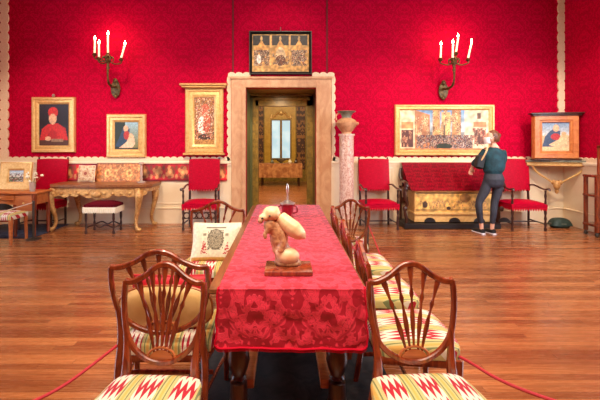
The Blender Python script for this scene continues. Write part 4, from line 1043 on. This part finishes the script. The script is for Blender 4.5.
# ---------------------------------------------------------------- the visitor
def skinned(name, chains, m, parent, sub=2, root=None):
    """chains: list of [(x,y,z,rx,ry)...]; vertices closer than 1 mm are merged"""
    vs = []; rs = []; es = []
    def vid(p):
        for i, q_ in enumerate(vs):
            if (Vector(p[:3])-q_).length < .001: return i
        vs.append(Vector(p[:3])); rs.append((p[3], p[4] if len(p) > 4 else p[3])); return len(vs)-1
    for ch in chains:
        ids = [vid(p) for p in ch]
        es += [(a, b_) for a, b_ in zip(ids, ids[1:]) if a != b_]
    me = bpy.data.meshes.new(name); me.from_pydata([tuple(v) for v in vs], es, []); me.update()
    bm = bmesh.new(); bm.from_mesh(me); lay = bm.verts.layers.skin.verify(); bm.verts.ensure_lookup_table()
    for i, v in enumerate(bm.verts):
        v[lay].radius = rs[i]; v[lay].use_root = (i == 0)
    bm.to_mesh(me); bm.free()
    o = bpy.data.objects.new(name, me); C.objects.link(o)
    sk = o.modifiers.new('skin', 'SKIN'); sk.branch_smoothing = .5; sk.use_smooth_shade = True
    su = o.modifiers.new('sub', 'SUBSURF'); su.levels = sub; su.render_levels = sub
    dg = bpy.context.evaluated_depsgraph_get(); me2 = bpy.data.meshes.new_from_object(o.evaluated_get(dg))
    o.modifiers.clear(); o.data = me2; me2.materials.clear(); me2.materials.append(m); o.parent = parent
    me2.polygons.foreach_set('use_smooth', [True]*len(me2.polygons))
    return o
PD = 6.68
M['skin'] = mat('skin', (222, 164, 136), .5, Subsurface_Weight=.05)
M['teal'] = mat('dark_teal_knit', rough=.8, fn=noisy((8, 44, 54), (18, 64, 76), 10), bump=.2)
M['leg'] = mat('charcoal_leggings', rough=.7, fn=noisy((36, 37, 48), (50, 50, 62), 12))
M['hair'] = mat('auburn_hair', rough=.45, fn=noisy((72, 38, 24), (128, 72, 42), 30, (3, 3, .6)), bump=.3)
M['blackcloth'] = mat('black_canvas', (18, 17, 20), .6)
M['white'] = mat('white_cotton', (236, 228, 232), .7)
M['tan'] = mat('tan_leather', (206, 156, 104), .5)
X0 = PX(492, PD)
t = thing('person', 'person in dark teal sweater and charcoal leggings looking at the wide painting', 'person', (X0, PD, 0))
def q_(px, py, dy=0): return (PX(px, PD)-X0, dy, PZ(py, PD))
def V5(px, py, dy, r, r2=None): return (*q_(px, py, dy), r, r2 or r)
pel = V5(493.5, 178, 0, .13, .105)
hL = V5(489, 183, 0, .095, .09); hR = V5(498, 183, 0, .09, .09)
kL = V5(479, 202, -.01, .056); kR = V5(494, 203, -.01, .056)
aL = V5(481.5, 226, .0, .034); aR = V5(491.5, 226.5, -.02, .034)
wst = V5(494, 170, 0, .125, .085); chs = V5(494.5, 158, .0, .145, .10); nkb = V5(494, 148.5, 0, .06, .06); nk = V5(493.5, 145, .01, .048, .05)
shL = V5(486.5, 151, 0, .06); shR = V5(501.5, 151.5, 0, .06)
elL = V5(479.5, 160.5, .04, .042); wrL = V5(477, 166.5, .16, .026)
elR = V5(504.5, 161, .06, .042); wrR = V5(499, 167, .22, .026)
def foot(a, dx, dy): return [a, (a[0], a[1], .045, .038, .034), (a[0]+dx*.5, a[1]+dy*.5, .03, .036, .028), (a[0]+dx, a[1]+dy, .022, .03, .02)]
body = [[pel, wst, chs, nkb, nk, V5(493, 141, .015, .05, .05)], [pel, hL, V5(484, 192, -.005, .075), kL, V5(478.8, 212, -.02, .052), aL], [pel, hR, V5(497, 192, -.005, .075), kR, V5(492.6, 213, -.03, .052), aR],
        [chs, shL, elL, wrL, (wrL[0]-.005, wrL[1]+.02, wrL[2]-.05, .03, .02)], [chs, shR, elR, wrR, (wrR[0]-.02, wrR[1]+.05, wrR[2]-.01, .03, .02)],
        foot(aL, -.05, .16), foot(aR, -.05, .16)]
bo = skinned('body', body, M['skin'], t, 2)
# head with a face (turned left), added to the same body mesh by joining geometry
hc_ = Vector(q_(491.8, 137.3, .0)); hd = MB()
hd.ball((0, 0, 0), .076, .094, .105, 20, 14)
hd.ball((0, .055, -.045), .05, .05, .055)           # jaw
hd.tube([(0, .09, .015), (0, .112, -.012), (0, .098, -.022)], [.008, .013, .012], 8)
hd.ball((0, .093, -.05), .022, .01, .007)          # lips
for s in (-1, 1):
    hd.ball((s*.076, .0, -.005), .010, .018, .03)
    hd.ball((s*.03, .083, .01), .014, .01, .008)
rot = Matrix.Rotation(math.radians(92), 4, 'Z') @ Matrix.Rotation(math.radians(-4), 4, 'X')
hd.xf(Matrix.Translation(hc_) @ rot)
def join_into(o, mb):
    bm = bmesh.new(); bm.from_mesh(o.data); vs = [bm.verts.new(v) for v in mb.v]
    for f in mb.f:
        try: bm.faces.new([vs[i] for i in f]).smooth = True
        except ValueError: pass
    bmesh.ops.recalc_face_normals(bm, faces=bm.faces); bm.to_mesh(o.data); bm.free()
join_into(bo, hd)
def hand(w, d, up, sgn):
    """palm + five curled fingers from wrist w, pointing along d"""
    w = Vector(w[:3]); d = Vector(d).normalized(); up = Vector(up).normalized(); sd = d.cross(up).normalized()
    m_ = MB().sweep([w-d*.01, w+d*.03, w+d*.075], [.022, .034, .034], [.016, .014, .011], tuple(up))
    for k, (o_, L) in enumerate(((-.026, .055), (-.009, .065), (.009, .062), (.025, .048))):
        b0 = w+d*.07+sd*o_; m_.tube([b0, b0+d*L*.5-up*.006, b0+d*L*.75-up*.022, b0+d*L*.7-up*.042], [.009, .009, .008, .006], 7)
    b0 = w+d*.02+sd*(.026*sgn); m_.tube([b0, b0+sd*sgn*.022+d*.022-up*.004, b0+sd*sgn*.024+d*.048-up*.014], [.012, .010, .008], 7)
    return m_
join_into(bo, hand((wrL[0]-.003, wrL[1]+.01, wrL[2]-.03), (-.25, .2, -1), (0, 1, .2), 1))
join_into(bo, hand(wrR, (-.7, .5, 0), (0, .5, 1), -1))
g = lambda p, k, z=0: (p[0], p[1], p[2]+z, p[3]+k, p[4]+k)
v3 = lambda p: Vector(p[:3])
def sec(px, py, rx, ry, dy=0): return (q_(px, py, dy), rx, ry)
def loft(b, secs, n=18):
    return b.rings([[Vector(c)+Vector((rx*math.cos(2*PI*k/n), ry*math.sin(2*PI*k/n), 0)) for k in range(n)] for c, rx, ry in secs])
def fused(name, b, m_, vox=.009, it=5):
    o = b.build(name, m_, t); md = o.modifiers.new('r', 'REMESH'); md.mode = 'VOXEL'; md.voxel_size = vox; md.use_smooth_shade = True
    m2 = o.modifiers.new('s', 'SMOOTH'); m2.factor = .7; m2.iterations = it
    dg = bpy.context.evaluated_depsgraph_get(); me = bpy.data.meshes.new_from_object(o.evaluated_get(dg)); o.modifiers.clear(); o.data = me; return o
b = MB()
loft(b, [sec(493.5, 147.2, .058, .06, .005), sec(494, 149, .10, .085), sec(494.2, 151, .155, .11), sec(494.3, 156, .178, .125), sec(494.2, 162, .180, .135), sec(494, 167, .178, .14), sec(493.5, 170.5, .168, .135), sec(493.2, 172.8, .140, .118), sec(493.2, 174, .138, .115)])
b.tube(cr([v3(shL), v3(elL), v3(wrL)+Vector((0, -.02, .03))], 5), [.075, .068, .062, .044], 12)
b.tube(cr([v3(shR), v3(elR), v3(wrR)], 5), [.075, .068, .062, .046], 12)
fused('sweater', b, M['teal'])
b = MB()
loft(b, [sec(493.2, 171, .125, .10), sec(493.4, 175, .150, .118, -.005), sec(493.5, 179, .168, .135, -.015), sec(493.2, 184, .165, .13, -.01), sec(492.8, 187, .14, .11)])
b.tube(cr([q_(488.5, 181, 0), q_(484, 192, -.005), v3(kL), q_(478.8, 212, -.02), q_(481, 223, -.004)], 5), [.088, .080, .060, .055, .040], 12)
b.tube(cr([q_(498, 181, 0), q_(497, 192, -.005), v3(kR), q_(492.6, 213, -.03), q_(491.6, 223.5, -.02)], 5), [.088, .080, .060, .055, .040], 12)
fused('leggings', b, M['leg'])
for a in (aL, aR):
    s_ = MB().sweep(cr([(a[0]+.008, a[1]-.055, .05), (a[0], a[1]+.0, .052), (a[0]-.03, a[1]+.1, .045), (a[0]-.05, a[1]+.18, .035)], 4), [.034, .044, .046, .03], [.036, .038, .032, .02], (0, 0, 1)).build('shoe', M['blackcloth'], t)
    MB().sweep(cr([(a[0]+.009, a[1]-.065, .012), (a[0], a[1]+.0, .012), (a[0]-.03, a[1]+.1, .012), (a[0]-.052, a[1]+.195, .012)], 4), [.038, .047, .050, .034], .012, (0, 0, 1)).build('sole', M['white'], s_)
hr = MB(); hm = Matrix.Translation(hc_) @ rot
def hair_f(u, v):
    a = u*2*PI; th = v*PI*.72
    r = Vector((.090*math.sin(th)*math.cos(a), -.012+.103*math.sin(th)*math.sin(a), .117*math.cos(th)))
    if math.sin(a) > .35 and th > .9: r = Vector((r.x*.9, min(r.y, .06)*.9, max(r.z, .045)))
    return tuple(r+Vector((0, -.012, .004))*(1+.1*math.sin(a*13)))
hr.grid(hair_f, 40, 16).ball((0, -.105, .02), .05, .045, .05).ball((0, -.09, -.05), .05, .035, .04)
hr.xf(hm); hr.build('hair', M['hair'], t)
mk = MB().grid(lambda u, v: tuple(hm @ Vector((.074*math.sin((u-.5)*2.5), .035+.088*math.cos((u-.5)*2.5)+.012*math.cos((v-.5)*3), -.10+.105*v))), 14, 8)
mo = mk.build('face_mask', M['white'], t)
sm = mo.modifiers.new('so', 'SOLIDIFY'); sm.thickness = .004
for s in (-1, 1): MB().tube([hm @ Vector((s*.07, .05, -.02)), hm @ Vector((s*.086, .0, .015))], .003, 5).build('ear_loop', M['white'], mo)
# shoulder bag
bc = Vector(q_(478.5, 161, -.03)); bag = thing('shoulder_bag', 'black shoulder bag with tan strap hanging from the person in the teal sweater', 'bag', tuple(bc+t.location))
MB().box(-.055, .075, -.06, .07, -.13, .10, .03).xf(Matrix.Rotation(math.radians(14), 4, 'Y')).build('pouch', M['blackcloth'], bag)
sp = lambda px, py, dy: Vector(q_(px, py, dy))-bc
MB().sweep(cr([sp(478.0, 162, -.08), sp(481.5, 155, -.10), sp(484.5, 149.5, -.085), sp(487, 147.3, -.0), sp(485.5, 150, .09), sp(481, 157, .1)], 6), .014, .004, (0, 1, .2)).build('strap', M['tan'], bag)
